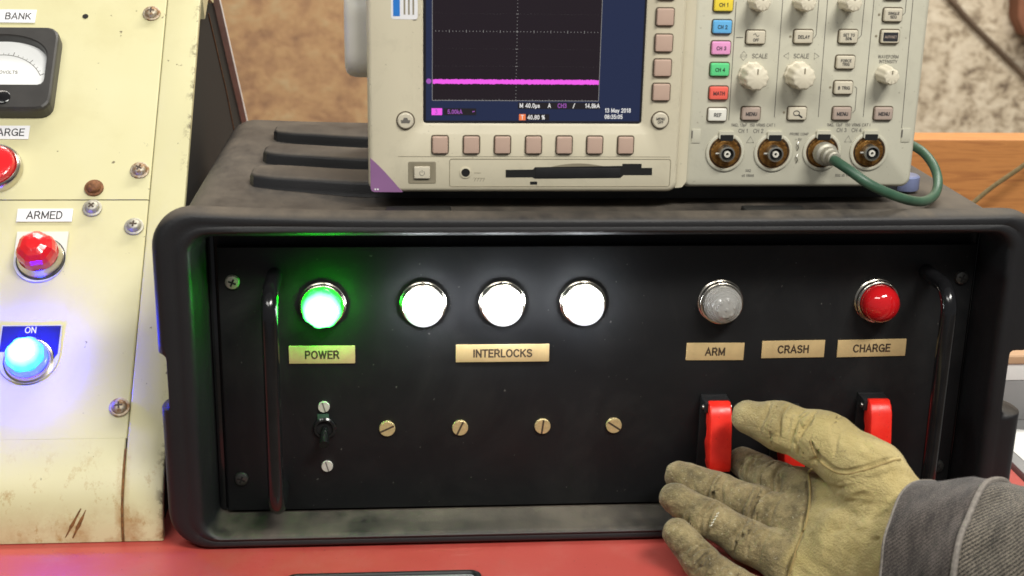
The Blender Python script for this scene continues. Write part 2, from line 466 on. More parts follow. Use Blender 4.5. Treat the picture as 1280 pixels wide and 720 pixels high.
class B:
    """collects one part's geometry"""

    def __init__(s):
        s.v, s.f = [], []

    def add(s, v, f, mat=None):
        o = len(s.v)
        s.v += [tuple(mat @ Vector(q)) if mat is not None else tuple(q) for q in v]
        s.f += [tuple(i + o for i in q) for q in f]
        return s

    def box(s, x0, x1, y0, y1, z0, z1, bev=0.0, seg=2, mat=None):
        bm = bmesh.new()
        bmesh.ops.create_cube(bm, size=1.0)
        for q in bm.verts:
            q.co = Vector(((x0 + x1) / 2 + q.co.x * (x1 - x0), (y0 + y1) / 2 + q.co.y * (y1 - y0), (z0 + z1) / 2 + q.co.z * (z1 - z0)))
        if bev:
            bmesh.ops.bevel(bm, geom=bm.edges[:], offset=bev, segments=seg, profile=0.6, affect='EDGES', clamp_overlap=True)
        bm.verts.index_update()
        s.add([q.co[:] for q in bm.verts], [[q.index for q in f.verts] for f in bm.faces], mat)
        bm.free()
        return s

    def lathe(s, prof, n=32, mat=None, cap=True, wob=None):
        """prof: (radius, y) pairs; axis along Y, y negative is towards the viewer"""
        v, f = [], []
        for r, y in prof:
            for i in range(n):
                a = 2 * math.pi * i / n
                k = r * (wob(i, n, r, y) if wob else 1)
                v.append((k * math.cos(a), y, k * math.sin(a)))
        for j in range(len(prof) - 1):
            for i in range(n):
                f.append((j * n + i, j * n + (i + 1) % n, (j + 1) * n + (i + 1) % n, (j + 1) * n + i))
        if cap:
            f.append(tuple(range(n)))
            f.append(tuple((len(prof) - 1) * n + i for i in range(n)))
        return s.add(v, f, mat)

    def prism(s, poly, y0, y1, mat=None):
        """poly in (x, z), extruded from y0 to y1"""
        n = len(poly)
        v = [(x, y0, z) for x, z in poly] + [(x, y1, z) for x, z in poly]
        f = [tuple(range(n)), tuple(range(n, 2 * n))] + [(i, (i + 1) % n, n + (i + 1) % n, n + i) for i in range(n)]
        return s.add(v, f, mat)

    def tube(s, path, r, n=12, closed=False, cap=True):
        P = [Vector(q) for q in path]
        m = len(P)
        v, f = [], []
        up = None
        for i, q in enumerate(P):
            a = P[(i - 1) % m] if (closed or i > 0) else q
            b = P[(i + 1) % m] if (closed or i < m - 1) else q
            d = (b - a).normalized()
            if up is None:
                up = Vector((0, 0, 1)) if abs(d.z) < 0.9 else Vector((1, 0, 0))
            u = (up - d * up.dot(d)).normalized()
            w_ = d.cross(u)
            up = u
            rr = r(i / (m - 1)) if callable(r) else r
            for k in range(n):
                an = 2 * math.pi * k / n
                v.append(tuple(q + (u * math.cos(an) + w_ * math.sin(an)) * rr))
        for i in range(m if closed else m - 1):
            j = (i + 1) % m
            for k in range(n):
                f.append((i * n + k, i * n + (k + 1) % n, j * n + (k + 1) % n, j * n + k))
        if cap and not closed:
            f += [tuple(range(n)), tuple((m - 1) * n + k for k in range(n))]
        return s.add(v, f)

    def loft(s, rings, cap0=True, cap1=True):
        n = len(rings[0])
        v = [q for r_ in rings for q in r_]
        f = []
        for j in range(len(rings) - 1):
            for i in range(n):
                f.append((j * n + i, j * n + (i + 1) % n, (j + 1) * n + (i + 1) % n, (j + 1) * n + i))
        if cap0:
            f.append(tuple(range(n)))
        if cap1:
            f.append(tuple((len(rings) - 1) * n + i for i in range(n)))
        return s.add(v, f)

    def mesh(s, smooth=True, angle=35):
        return mesh_from(s.v, s.f, smooth, 'part', angle)


def rrect(x0, x1, z0, z1, r, seg=6, sub=1):
    """rounded rectangle, counter-clockwise (x, z) list of constant length; each side cut into sub pieces"""
    r = max(0.01, min(r, (x1 - x0) / 2 - 0.01, (z1 - z0) / 2 - 0.01))
    pts = []
    cs = [(x1 - r, z1 - r, 0), (x0 + r, z1 - r, 90), (x0 + r, z0 + r, 180), (x1 - r, z0 + r, 270)]
    for cx, cz, a0 in cs:
        for i in range(seg + 1):
            a = R(a0 + 90 * i / seg)
            pts.append((cx + r * math.cos(a), cz + r * math.sin(a)))
    if sub > 1:
        out = []
        for k in range(4):
            arc = pts[k * (seg + 1):(k + 1) * (seg + 1)]
            out += arc
            a, b = arc[-1], pts[((k + 1) % 4) * (seg + 1)]
            for j in range(1, sub):
                out.append((a[0] + (b[0] - a[0]) * j / sub, a[1] + (b[1] - a[1]) * j / sub))
        pts = out
    return pts


def ring(rect, y):
    return [(x, y, z) for x, z in rect]


def catmull(pts, n=8):
    P = [Vector(p) for p in pts]
    P = [P[0] * 2 - P[1]] + P + [P[-1] * 2 - P[-2]]
    out = []
    for i in range(1, len(P) - 2):
        for k in range(n):
            t_ = k / n
            a, b, c_, d = P[i - 1], P[i], P[i + 1], P[i + 2]
            out.append(0.5 * ((2 * b) + (c_ - a) * t_ + (2 * a - 5 * b + 4 * c_ - d) * t_ ** 2 + (3 * b - a - 3 * c_ + d) * t_ ** 3))
    out.append(P[-2])
    return out


def tag(o, label=None, cat=None, group=None, kind=None):
    for k, v in (('label', label), ('category', cat), ('group', group), ('kind', kind)):
        if v:
            o[k] = v
    return o


def thing(name, loc, label, cat, group=None):
    o = bpy.data.objects.new(name, None)
    o.empty_display_size = 0.02
    C.objects.link(o)
    o.location = Vector(loc) * S
    WL[o.name] = Vector(loc)
    return tag(o, label, cat, group)


def obj(name, me, mat, parent=None, loc=(0, 0, 0), rot=None):
    """loc is the world position in mm; parents are never rotated, so children only subtract the parent's place"""
    if isinstance(me, B):
        me = me.mesh()
    if mat is not None and len(me.materials) == 0:
        me.materials.append(M[mat])
    o = bpy.data.objects.new(name, me)
    C.objects.link(o)
    loc = Vector(loc)
    WL[o.name] = loc
    if parent is not None:
        o.parent = parent
        if parent.rotation_euler.x != 0.0:                 # a part that lies on the sloping console
            d = loc - WL[parent.name]
            o.location = (Matrix.Rotation(-parent.rotation_euler.x, 3, 'X') @ d) * S
            return o
        o.location = (loc - WL[parent.name]) * S
    else:
        o.location = loc * S
    if rot is not None:
        o.rotation_euler = rot
    return o


_txt = {}


def _arc(cx, cy, rx, ry, a0, a1, n=10):
    return [(cx + rx * math.cos(R(a0 + (a1 - a0) * i / n)), cy + ry * math.sin(R(a0 + (a1 - a0) * i / n))) for i in range(n + 1)]


def _font():
    """plain sans capitals drawn as strokes: width and strokes in units of the capital's height"""
    L = {}
    L['A'] = (.74, [[(.02, 0), (.37, 1), (.72, 0)], [(.15, .32), (.59, .32)]])
    L['B'] = (.66, [[(.06, 0), (.06, 1), (.36, 1)] + _arc(.36, .765, .22, .235, 90, -90, 8) + [(.06, .53)], [(.06, .53), (.38, .53)] + _arc(.38, .265, .25, .265, 90, -90, 8) + [(.06, 0)]])
    L['C'] = (.74, [_arc(.40, .5, .36, .5, 42, 318, 20)])
    L['D'] = (.72, [[(.06, 0), (.06, 1), (.30, 1)] + _arc(.30, .5, .36, .5, 90, -90, 14) + [(.06, 0)]])
    L['E'] = (.60, [[(.58, 1), (.06, 1), (.06, 0), (.58, 0)], [(.06, .52), (.52, .52)]])
    L['F'] = (.56, [[(.55, 1), (.06, 1), (.06, 0)], [(.06, .52), (.48, .52)]])
    L['G'] = (.78, [_arc(.40, .5, .36, .5, 45, 345, 20) + [(.75, .46), (.44, .46)], [(.74, .46), (.74, 0)]])
    L['H'] = (.70, [[(.06, 0), (.06, 1)], [(.64, 0), (.64, 1)], [(.06, .52), (.64, .52)]])
    L['I'] = (.16, [[(.08, 0), (.08, 1)]])
    L['J'] = (.52, [[(.44, 1), (.44, .22)] + _arc(.24, .22, .20, .22, 0, -180, 8)])
    L['K'] = (.70, [[(.06, 0), (.06, 1)], [(.64, 1), (.08, .40)], [(.26, .58), (.66, 0)]])
    L['L'] = (.54, [[(.06, 1), (.06, 0), (.53, 0)]])
    L['M'] = (.86, [[(.06, 0), (.06, 1)], [(.06, 1), (.43, .12)], [(.43, .12), (.80, 1)], [(.80, 1), (.80, 0)]])
    L['N'] = (.72, [[(.06, 0), (.06, 1)], [(.06, 1), (.66, 0)], [(.66, 0), (.66, 1)]])
    L['O'] = (.80, [_arc(.40, .5, .36, .5, 90, 450, 28)])
    L['P'] = (.64, [[(.06, 0), (.06, 1), (.36, 1)] + _arc(.36, .73, .24, .27, 90, -90, 10) + [(.06, .46)]])
    L['Q'] = (.80, [_arc(.40, .5, .36, .5, 90, 450, 28), [(.48, .22), (.76, -.04)]])
    L['R'] = (.70, [[(.06, 0), (.06, 1), (.38, 1)] + _arc(.38, .74, .24, .26, 90, -90, 10) + [(.06, .48)], [(.40, .48), (.66, 0)]])
    L['S'] = (.66, [_arc(.33, .755, .27, .245, 25, 270, 14) + _arc(.33, .255, .29, .255, 90, -155, 14)])
    L['T'] = (.62, [[(.0, 1), (.62, 1)], [(.31, 1), (.31, 0)]])
    L['U'] = (.70, [[(.06, 1), (.06, .32)] + _arc(.35, .32, .29, .32, 180, 360, 12) + [(.64, 1)]])
    L['V'] = (.70, [[(.02, 1), (.35, 0), (.68, 1)]])
    L['W'] = (.98, [[(.02, 1), (.26, 0)], [(.26, 0), (.49, 1)], [(.49, 1), (.72, 0)], [(.72, 0), (.96, 1)]])
    L['X'] = (.68, [[(.02, 0), (.66, 1)], [(.02, 1), (.66, 0)]])
    L['Y'] = (.68, [[(.02, 1), (.34, .45), (.66, 1)], [(.34, .45), (.34, 0)]])
    L['0'] = (.58, [_arc(.29, .5, .24, .5, 90, 450, 22)])
    L['1'] = (.44, [[(.08, .78), (.28, 1), (.28, 0)]])
    L['2'] = (.58, [_arc(.29, .72, .24, .28, 170, -35, 12) + [(.05, 0), (.55, 0)]])
    L['3'] = (.58, [_arc(.28, .76, .22, .24, 160, -90, 12), _arc(.28, .26, .26, .26, 90, -160, 12)])
    L['4'] = (.60, [[(.44, 0), (.44, 1), (.03, .28), (.58, .28)]])
    L['5'] = (.58, [[(.52, 1), (.12, 1), (.08, .54)] + _arc(.28, .31, .26, .31, 120, -150, 12)])
    L['6'] = (.58, [_arc(.29, .31, .24, .31, 90, 450, 18), _arc(.34, .5, .30, .5, 85, 190, 10)])
    L['7'] = (.56, [[(.03, 1), (.53, 1), (.22, 0)]])
    L['8'] = (.58, [_arc(.29, .76, .21, .24, 90, 450, 16), _arc(.29, .26, .25, .26, 90, 450, 16)])
    L['9'] = (.58, [_arc(.29, .69, .24, .31, 90, 450, 18), _arc(.24, .5, .30, .5, -95, 10, 10)])
    L['.'] = (.22, [[(.11, -.02), (.11, .12)]])
    L[','] = (.22, [[(.12, .10), (.06, -.14)]])
    L[':'] = (.22, [[(.11, .08), (.11, .22)], [(.11, .56), (.11, .70)]])
    L['/'] = (.42, [[(.02, -.02), (.40, 1.02)]])
    L['%'] = (.86, [_arc(.20, .76, .15, .22, 90, 450, 12), _arc(.66, .24, .15, .22, 90, 450, 12), [(.18, 0), (.68, 1)]])
    L['~'] = (.60, [[(.04, .40), (.16, .56), (.30, .50), (.44, .42), (.56, .58)]])
    L['\u2264'] = (.60, [[(.54, .86), (.06, .56), (.54, .26)], [(.06, .06), (.54, .06)]])
    L['\u03a9'] = (.80, [[(.06, 0), (.30, 0)] + _arc(.40, .58, .34, .42, 238, -58, 18) + [(.50, 0), (.74, 0)]])
    L['a'] = (.54, [_arc(.26, .30, .21, .30, 90, 450, 16), [(.47, .62), (.47, 0)]])
    L['y'] = (.52, [[(.03, .64), (.26, .02)], [(.49, .64), (.18, -.26)]])
    L['k'] = (.52, [[(.06, 0), (.06, 1)], [(.46, .64), (.10, .26)], [(.22, .40), (.48, 0)]])
    L['s'] = (.48, [_arc(.24, .47, .18, .16, 25, 270, 8) + _arc(.24, .155, .20, .155, 90, -155, 8)])
    L['p'] = (.56, [[(.07, .64), (.07, -.28)], _arc(.29, .31, .22, .31, 90, 450, 16)])
    L['\u00b5'] = (.56, [[(.07, .64), (.07, -.28)], [(.07, .24)] + _arc(.27, .22, .20, .22, 180, 360, 8) + [(.47, .64)], [(.47, .64), (.47, 0)]])
    L[' '] = (.30, [])
    return L


FONT = _font()


def text_mesh(s, size, bold=0.0, align='CENTER', sx=1.0):
    key = (s, size, bold, align, sx)
    if key in _txt:
        return _txt[key].copy()
    th = 0.062 + bold * 1.6                                     # half a stroke
    gap_ = 0.16 + bold
    lines = s.split('\n')
    v, f = [], []
    lay = 0
    for li, line in enumerate(lines):
        wid = sum(FONT[c_][0] + gap_ for c_ in line) - gap_
        x0 = -wid / 2 if align == 'CENTER' else (0 if align == 'LEFT' else -wid)
        zc = ((len(lines) - 1) / 2 - li) * 1.42 - 0.5
        for ch in line:
            w_, strokes = FONT[ch]
            for st in strokes:
                lay += 1
                P = [Vector(q) for q in st]
                closed = (P[0] - P[-1]).length < 1e-4
                if closed:
                    P = P[:-1]
                n = len(P)
                o0 = len(v)
                for i, q in enumerate(P):
                    a = P[i - 1] if (i or closed) else None
                    b_ = P[(i + 1) % n] if (i < n - 1 or closed) else None
                    d1 = (q - a).normalized() if a is not None else (b_ - q).normalized()
                    d2 = (b_ - q).normalized() if b_ is not None else d1
                    m_ = d1 + d2
                    m_ = m_.normalized() if m_.length > 1e-4 else d1
                    nn = Vector((-m_.y, m_.x))
                    k = min(2.6, 1 / max(0.3, nn.dot(Vector((-d1.y, d1.x)))))
                    e = Vector((0, 0))
                    if a is None:
                        e = -d1 * th * 0.85
                    if b_ is None:
                        e = d1 * th * 0.85
                    for sg in (-1, 1):
                        p = q + e + nn * sg * th * k
                        v.append(((x0 + p.x) * sx * size, -0.004 * (lay % 6), (zc + p.y) * size))
                for i in range(n if closed else n - 1):
                    j_ = (i + 1) % n
                    f.append((o0 + 2 * i, o0 + 2 * j_, o0 + 2 * j_ + 1, o0 + 2 * i + 1))
            x0 += w_ + gap_
    me = bpy.data.meshes.new('lettering')
    me.from_pydata([(a * S, b_ * S, c_ * S) for a, b_, c_ in v], [], f)
    _txt[key] = me
    return me.copy()


def text(s, size, mat, parent, loc, bold=0.0, align='CENTER', sx=1.0, name='lettering'):
    return obj(name, text_mesh(s, size, bold, align, sx), mat, parent, loc)


# ------------------------------------------------------------------ setting
o = obj('floor', B().add([(-4000, -3000, 0), (5000, -3000, 0), (5000, 2620, 0), (-4000, 2620, 0)], [(0, 1, 2, 3)]).mesh(False), 'floor', None, (0, 0, -950))
tag(o, kind='structure')
o = obj('back_wall', B().box(-4000, 5000, 0, 150, -950, 1900), 'wall', None, (0, 2600, 0))
tag(o, kind='structure')
# thin dark conduit slanting down the wall and a brown block fixed beside it
o = thing('conduit', (1600, 2592, 300), 'thin dark conduit running diagonally down the pale wall', 'conduit')
obj('pipe', B().tube(catmull([(1090, 2594, 170), (1200, 2594, 66), (1283, 2594, -8), (1340, 2594, -62), (1403, 2594, -115), (1500, 2594, -197), (1600, 2594, -290)], 6), 7, 10), 'crack', o)
for x, z in ((1150, 114), (1540, -232)):
    obj('clip', B().box(x - 12, x + 12, 2582, 2600, z - 5, z + 5, 2), 'crack', o)
o = thing('wooden_block', (1510, 2580, -100), 'blurred reddish brown wooden block fixed on the pale wall', 'block')
obj('block_body', B().prism([(1412, 200), (1436, -40), (1462, -86), (1500, -98), (1600, -104), (1600, 200)], 2540, 2599).mesh(), 'brown_boot', o)
obj('bolt', B().lathe([(9, 0), (9, -5), (6, -7), (0.01, -7)], 12, mat=Matrix.Translation((1540, 2540, 40))), 'dark_screw', o)

# red tool chest under everything
rt_ = thing('tool_chest', (0, 100, -950), 'red painted tool chest whose flat lid carries both equipment housings', 'tool chest')
b = B()
prof = [(-620, -8), (-618, -3), (-612, -0.5), (-605, 0)]
rings = []
for ins, z in ((0, -60), (0, -9), (0.8, -5), (2.5, -1.8), (5, -0.4), (8, 0)):
    rings.append([(x, y, z) for x, y in rrect(-720 + ins, 318 - ins, -112 + ins, 430 - ins, 14)])
b.loft(rings)
obj('lid', b, 'red_chest', rt_, (0, 0, -98))
b = B().box(-700, 300, -96, 410, -790, -62, 6)
obj('cabinet_body', b, 'red_chest', rt_, (0, 0, -98))
tb = thing('side_table', (520, 150, -950), 'grey metal side table standing right of the red chest', 'table')
obj('table_top', B().box(322, 760, -90, 445, -124, -100, 3), 'grey_box', tb)
for x in (340, 742):
    for y in (-72, 427):
        obj('leg', B().box(x - 14, x + 14, y - 14, y + 14, -950, -124.5, 2), 'grey_box', tb)
# black framed plate let into the lid, only its far edge is in the picture
rt2 = thing('lid_plate', (-140, -120, -98), 'black framed grey plate lying on the red lid at the lower picture edge', 'plate')
fr = []
for ins, z in ((0, 0), (0.4, 1.6), (1.6, 2.2), (3.2, 2.2), (4.0, 1.2), (4.2, 0.6)):
    fr.append([(x, y, z) for x, y in rrect(-200 + ins, -81 - ins, -101 + ins, -71.5 - ins, 7 - ins * 0.6)])
obj('frame', B().loft(fr, True, False), 'black_satin', rt2, (0, 0, -98))
obj('plate_face', B().add([(x, y, 0.7) for x, y in rrect(-196, -85, -97, -75.5, 4)], [tuple(range(28))]), 'grey_box', rt2, (0, 0, -98))

# ------------------------------------------------------------------ rack case
CX, CZ = -3.0, 11.5
case = thing('rack_case', (CX, 120, -97), 'black dusty plastic rack case with raised ribs on its top', 'equipment case')
OUT = (-274.2, 267.0, -97.0, 120.0)
LIP = (-252.0, 244.0, -88.5, 107.0)
INN = (-247.5, 242.5, -92.0, 97.5)


def lerp4(a, b_, t_):
    return [p + (q - p) * t_ for p, q in zip(a, b_)]


def inset(rc, d):
    return [rc[0] + d, rc[1] - d, rc[2] + d, rc[3] - d]


NS = 10
BODY = (-267.5, 261.0, -95.0, 112.0)
rings = []
seq = [(inset(BODY, 14), 300, 14), (inset(BODY, 4), 297, 20), (BODY, 288, 24), (BODY, 150, 24), (BODY, -8, 24),
       (lerp4(BODY, OUT, 0.35), -14, 24), (lerp4(BODY, OUT, 0.85), -20, 25), (OUT, -25, 25), (OUT, -31, 25),
       (lerp4(OUT, LIP, 0.05), -35, 24), (lerp4(OUT, LIP, 0.15), -37.6, 23), (lerp4(OUT, LIP, 0.3), -38.6, 22),
       (lerp4(OUT, LIP, 0.52), -38.4, 19), (lerp4(OUT, LIP, 0.60), -38.0, 18), (lerp4(OUT, LIP, 0.68), -38.6, 17),
       (lerp4(OUT, LIP, 0.82), -39.0, 15), (lerp4(OUT, LIP, 0.93), -38.2, 13.5), (LIP, -36, 13),
       (lerp4(LIP, INN, 0.12), -32, 12), (lerp4(LIP, INN, 0.5), -20, 9), (lerp4(LIP, INN, 0.62), -18, 9), (lerp4(LIP, INN, 0.7), -8, 8), (INN, 6, 6),
       (inset(INN, 1.0), 7, 6)]
rings = [ring(rrect(*rc, r_, NS, 24), y) for rc, y, r_ in seq]
for r_ in rings[2:13]:                          # the loaded top sags a little in the middle
    for i, (x, y, z) in enumerate(r_):
        if z > 60:
            r_[i] = (x, y, z - 2.2 * max(0, math.cos(x / 270 * 1.4)) * (1 if y < 288 else 0.3) + 3.0 * max(0, (-x - 130) / 140.0) ** 2)
b = B().loft(rings, True, True)
# handholds cut into both side walls just behind the front lip
me = b.mesh(True, 40)
shell = obj('shell', me, 'case', case, (0, 0, 0))
cut = []
for x0, x1, z0, z1 in ((-300, -268.6, -3, 33.5), (252.5, 300, -13, 30.5)):
    cb = obj('handhold_cutter', B().box(x0, x1, -60, 40, z0, z1, 4, 3), 'case', None)
    md = shell.modifiers.new('handhold', 'BOOLEAN')
    md.object = cb
    md.operation = 'DIFFERENCE'
    md.solver = 'EXACT'
    cut.append(cb)
dg = bpy.context.evaluated_depsgraph_get()
nm = bpy.data.meshes.new_from_object(shell.evaluated_get(dg))
shell.modifiers.clear()
if len(nm.polygons) > 500:
    shell.data = nm
for cb in cut:
    bpy.data.objects.remove(cb)
# raised ribs on the top, bowed, with rounded ends
for k, (yf, xl) in enumerate(((57, -227), (127, -225), (203, -224))):
    n_ = 26
    front, back = [], []
    for i in range(n_ + 1):
        x = xl + (210 - xl) * i / n_
        e = min(1.0, max(0.0, (x - xl) / 85.0))
        bow = -17 * (e * e * (3 - 2 * e))
        end = 12 * (1 - math.sqrt(max(0, 1 - (1 - min(1, (x - xl) / 12.0)) ** 2)))
        end2 = 12 * (1 - math.sqrt(max(0, 1 - (1 - min(1, (210 - x) / 12.0)) ** 2)))
        front.append((x, yf + bow + max(end, end2)))
        back.append((x, yf + bow + 38 - max(end, end2)))
    front.insert(1, (xl + 3.0, yf + 12 * (1 - math.sqrt(1 - 0.75 ** 2))))
    back.insert(1, (xl + 3.0, yf + 38 - 12 * (1 - math.sqrt(1 - 0.75 ** 2))))
    poly = front + back[::-1]
    cxm = sum(p[0] for p in poly) / len(poly)
    rr = []
    for ins, z in ((-1.5, 109.0), (-0.6, 111.6), (0, 113.5), (0.3, 118.0), (0.9, 119.4), (2.0, 120.2), (3.2, 120.4)):
        cy_ = yf - 12 + 19
        rr.append([(x + (ins if x < xl + 6 else -ins if x > 204 else 0), y + (ins if y < cy_ + (5 if x < xl + 40 else 0) else -ins), z) for x, y in poly])
    obj('rib', B().loft(rr, False, True), 'case', case, (0, 0, 0))
# two shallow scuffed pads moulded along the top front edge
for x0, x1 in ((-138, -98), (83, 122)):
    obj('moulded_pad', B().box(x0, x1, -16, -2, 111, 115.5, 1.6, 3), 'black_satin', case, (0, 0, 0))
# rack rails behind the panel's edges
for x0, x1 in ((-247, -243.2), (241.5, 242.4)):
    obj('rack_rail', B().box(x0, x1, 2.5, 6, -90, 96, 0.4), 'black_gloss', case, (0, 0, 0))

# ------------------------------------------------------------------ rack panel
pan = thing('control_panel', (0, 0, -89), 'matt black rack panel with pilot lights, tan labels and two handles', 'control panel')
plate = obj('face_plate', B().box(-241.2, 240.0, 0, 3, -89.5, 88.7, 0.5), 'panel', pan)


def screw_mesh(r, h, kind='cross', washer=0.0):
    """pan head screw: head plus its drive recess as dark geometry"""
    b_ = B().lathe([(r, 0), (r, -h * 0.35), (r * 0.88, -h * 0.75), (r * 0.6, -h * 0.97), (0.01, -h)], 20)
    return b_.mesh()


def drive_mesh(r, h, kind, rot=0.0):
    b_ = B()
    y0 = -h - 0.06
    mt = Matrix.Rotation(rot, 4, 'Y')
    if kind == 'cross':
        b_.box(-r * 0.55, r * 0.55, y0, y0 + h * 0.5, -r * 0.13, r * 0.13, 0, mat=mt)
        b_.box(-r * 0.13, r * 0.13, y0 - 0.02, y0 + h * 0.5, -r * 0.55, r * 0.55, 0, mat=mt)
    else:
        b_.box(-r * 0.93, r * 0.93, y0, y0 + h * 0.6, -r * 0.12, r * 0.12, 0, mat=mt)
    return b_.mesh(False)


def flat_screw(r, h):
    return B().lathe([(r, 0), (r, -h * 0.7), (r * 0.94, -h), (0.01, -h)], 24).mesh()


PS = screw_mesh(4.6, 2.4)
PD = drive_mesh(4.6, 2.42, 'cross', 0.4)
for x, z in ((-232.5, 66.7), (232.0, 66.7), (-232.5, -66.7), (231.5, -66.7)):
    s_ = obj('rack_screw', PS, 'dull_steel' if x < 0 and z > 0 else 'dark_screw', pan, (x, 0, z))
    if x < 0 and z > 0:
        s_.data = s_.data.copy()
        s_.data.materials.clear()
        s_.data.materials.append(M['dull_steel'])
    else:
        s_.data = s_.data.copy()
        s_.data.materials.clear()
        s_.data.materials.append(M['dark_screw'])
    obj('drive_recess', PD, 'black_hole', s_, (x, 0, z))

# bent round bar handles
for sx, xx in ((-1, -206.5), (1, 208.0)):
    pts = []
    zt, zb, out, rad = 71, -72, -42, 15
    pts.append((xx, 0.5, zt))
    for i in range(9):
        a = R(90 * i / 8)
        pts.append((xx + 0.0, out + rad - rad * math.sin(a), zt - rad + rad * math.cos(a)))
    for i in range(1, 8):
        pts.append((xx, out, zt - rad + (zb - zt + 2 * rad) * i / 8))
    for i in range(9):
        a = R(90 * i / 8)
        pts.append((xx, out + rad - rad * math.cos(a), zb + rad - rad * math.sin(a)))
    pts.append((xx, 0.5, zb))
    h = obj('handle', B().tube(pts, 4.9, 20), 'black_gloss', pan)

# pilot lights
BEZ = B().lathe([(14.6, 0), (14.6, -1.0), (14.0, -1.5), (13.4, -1.8), (13.6, -2.4), (14.1, -2.8), (14.1, -5.0), (13.6, -5.7), (12.7, -5.9), (12.3, -5.2), (12.3, -2)], 48, cap=False).mesh(True, 50)


def dome_prof(r, y0, h, n=9, ridges=False):
    p = [(r, y0 + 4), (r, y0)]
    for i in range(1, n + 1):
        a = R(90 * i / n)
        rr_ = max(0.01, r * math.cos(a) ** 0.9)
        yy = y0 - h * math.sin(a) ** 1.1
        if ridges and i < n:
            p.append((rr_ + 0.45, yy + 0.1))
            p.append((rr_ - 0.15, yy - 0.35))
        else:
            p.append((rr_, yy))
    return p


def facet(i, n, r, y):
    return 1 + (0.028 if (i // 3) % 2 else -0.028) * (1 if r > 3 else 0)


LENS = B().lathe([(12.1, -3)] + dome_prof(12.1, -9.5, 9.5)[1:], 48).mesh()
LENS_F = B().lathe([(12.1, -3.5), (12.1, -9.5), (11.6, -12), (10.2, -15), (7.6, -17.6), (4, -19), (0.01, -19.4)], 48, wob=facet).mesh(True, 20)
rp = [(12.1, -4), (12.1, -7.4)]
for k in range(6):                                    # stepped rings climbing the dome
    a = R(6 + 10.5 * k)
    rp += [(12.1 * math.cos(a), -7.6 - 10.5 * math.sin(a)), (12.1 * math.cos(a) - 0.55, -7.75 - 10.5 * math.sin(a))]
rp += [(5.6, -17.6), (3.4, -18.3), (0.01, -18.6)]
LENS_R = B().lathe(rp, 48).mesh(True, 18)
LIGHTS = [(-177.6, 'lens_green', LENS_F), (-115.0, 'lens_white', LENS), (-65.2, 'lens_white', LENS), (-14.0, 'lens_white', LENS), (74.6, 'lens_clear', LENS_R), (177.0, 'lens_red', LENS)]
DESC = {'lens_green': 'lit green pilot light above POWER', 'lens_clear': 'unlit clear ridged pilot light above ARM', 'lens_red': 'unlit red pilot light above CHARGE'}
for x, m_, lm in LIGHTS:
    bz = obj('pilot_light', BEZ, 'chrome', pan, (x, 0, 51.9))
    if m_ in DESC:
        bz['label'] = DESC[m_]
    else:
        bz['label'] = 'lit white pilot light above INTERLOCKS'
    if m_ in ('lens_green', 'lens_white'):
        # lens plus an added emissive ring that throws the halo onto the panel
        wb = facet if m_ == 'lens_green' else None
        obj('halo_ring', B().lathe([(11.9, -3.5), (11.9, -9.6)], 48, cap=False, wob=wb).mesh(True, 20), m_ + '_rim', bz, (x, 0, 51.9))
        obj('lens', B().lathe([(11.7, -9.4), (12.25, -9.7), (12.25, -10.8), (11.7, -12.4), (10.3, -15), (7.6, -17.6), (4, -19), (0.01, -19.4)], 48, wob=wb).mesh(True, 20), m_, bz, (x, 0, 51.9))
    else:
        le = lm.copy()
        le.materials.clear()
        obj('lens', le, m_, bz, (x, 0, 51.9))
    if m_ in ('lens_clear', 'lens_red'):        # the little diode cluster that shows as a ring of dots
        rb = B()
        for a, r_ in [(0, 0)] + [(60 * k + 12, 4.7) for k in range(6)]:
            y0_ = -17.9 if r_ else -18.6
            rb.lathe([(1.5, y0_ + 1.2), (1.5, y0_), (1.1, y0_ - 0.5), (0.01, y0_ - 0.8)], 12, mat=Matrix.Translation((r_ * math.cos(R(a)), 0.4 if r_ else 0.2, r_ * math.sin(R(a)))))
        obj('diode_cluster', rb, m_, bz, (x, 0, 51.9))

for s_, x, z, w_ in (('POWER', -178.7, 18.35, 41.4), ('INTERLOCKS', -64.35, 18.1, 59.7), ('ARM', 73.5, 17.6, 38.0), ('CRASH', 125.0, 18.7, 41.6), ('CHARGE', 177.3, 18.9, 45.8)):
    lb = obj('name_label', B().box(-w_ / 2, w_ / 2, -0.8, 0, -5.9, 5.9, 0.2), 'tan_label', pan, (x, 0, z))
    lb['label'] = 'tan label reading ' + s_
    lb.rotation_euler.y = R({'POWER': 0.3, 'INTERLOCKS': 0.1, 'ARM': 0.5, 'CRASH': -0.4, 'CHARGE': -0.7}[s_])
    text(s_, 4.7, 'label_ink', lb, (x, -0.87, z), 0.030, sx=1.0)

# key-lock style power toggle with its two screws
sw = obj('toggle_switch', B().lathe([(7.6, 0), (7.6, -1.4), (6.6, -2.2), (5.4, -2.2), (5.2, 0.8)], 24, cap=False), 'black_gloss', pan, (-178.2, 0, -32.1))
obj('toggle_lever', B().tube([(0, 0, 0), (0, -7, -2.5), (0, -14, -5.5)], lambda t_: 2.2 + 1.0 * t_, 14), 'black_gloss', sw, (-178.2, 0, -32.1))
obj('toggle_well', B().lathe([(5.3, -0.3), (0.01, -0.3)], 20, cap=False), 'black_hole', sw, (-178.2, 0, -32.1))
obj('marker_strip', B().box(-3.6, 3.6, -1.1, 0, -2.4, 2.4, 0.2), 'key_green_dark' if False else 'cable', sw, (-179.0, 0, -24.6))
WS, WD = flat_screw(3.7, 1.8), drive_mesh(3.7, 1.79, 'slot', 1.3)
for x, z in ((-178.4, -17.1), (-177.2, -58.6)):
    s_ = obj('switch_screw', WS, 'zinc', pan, (x, 0, z))
    obj('slot', WD, 'ink_grey', s_, (x, 0, z))
BS = flat_screw(5.2, 2.0)
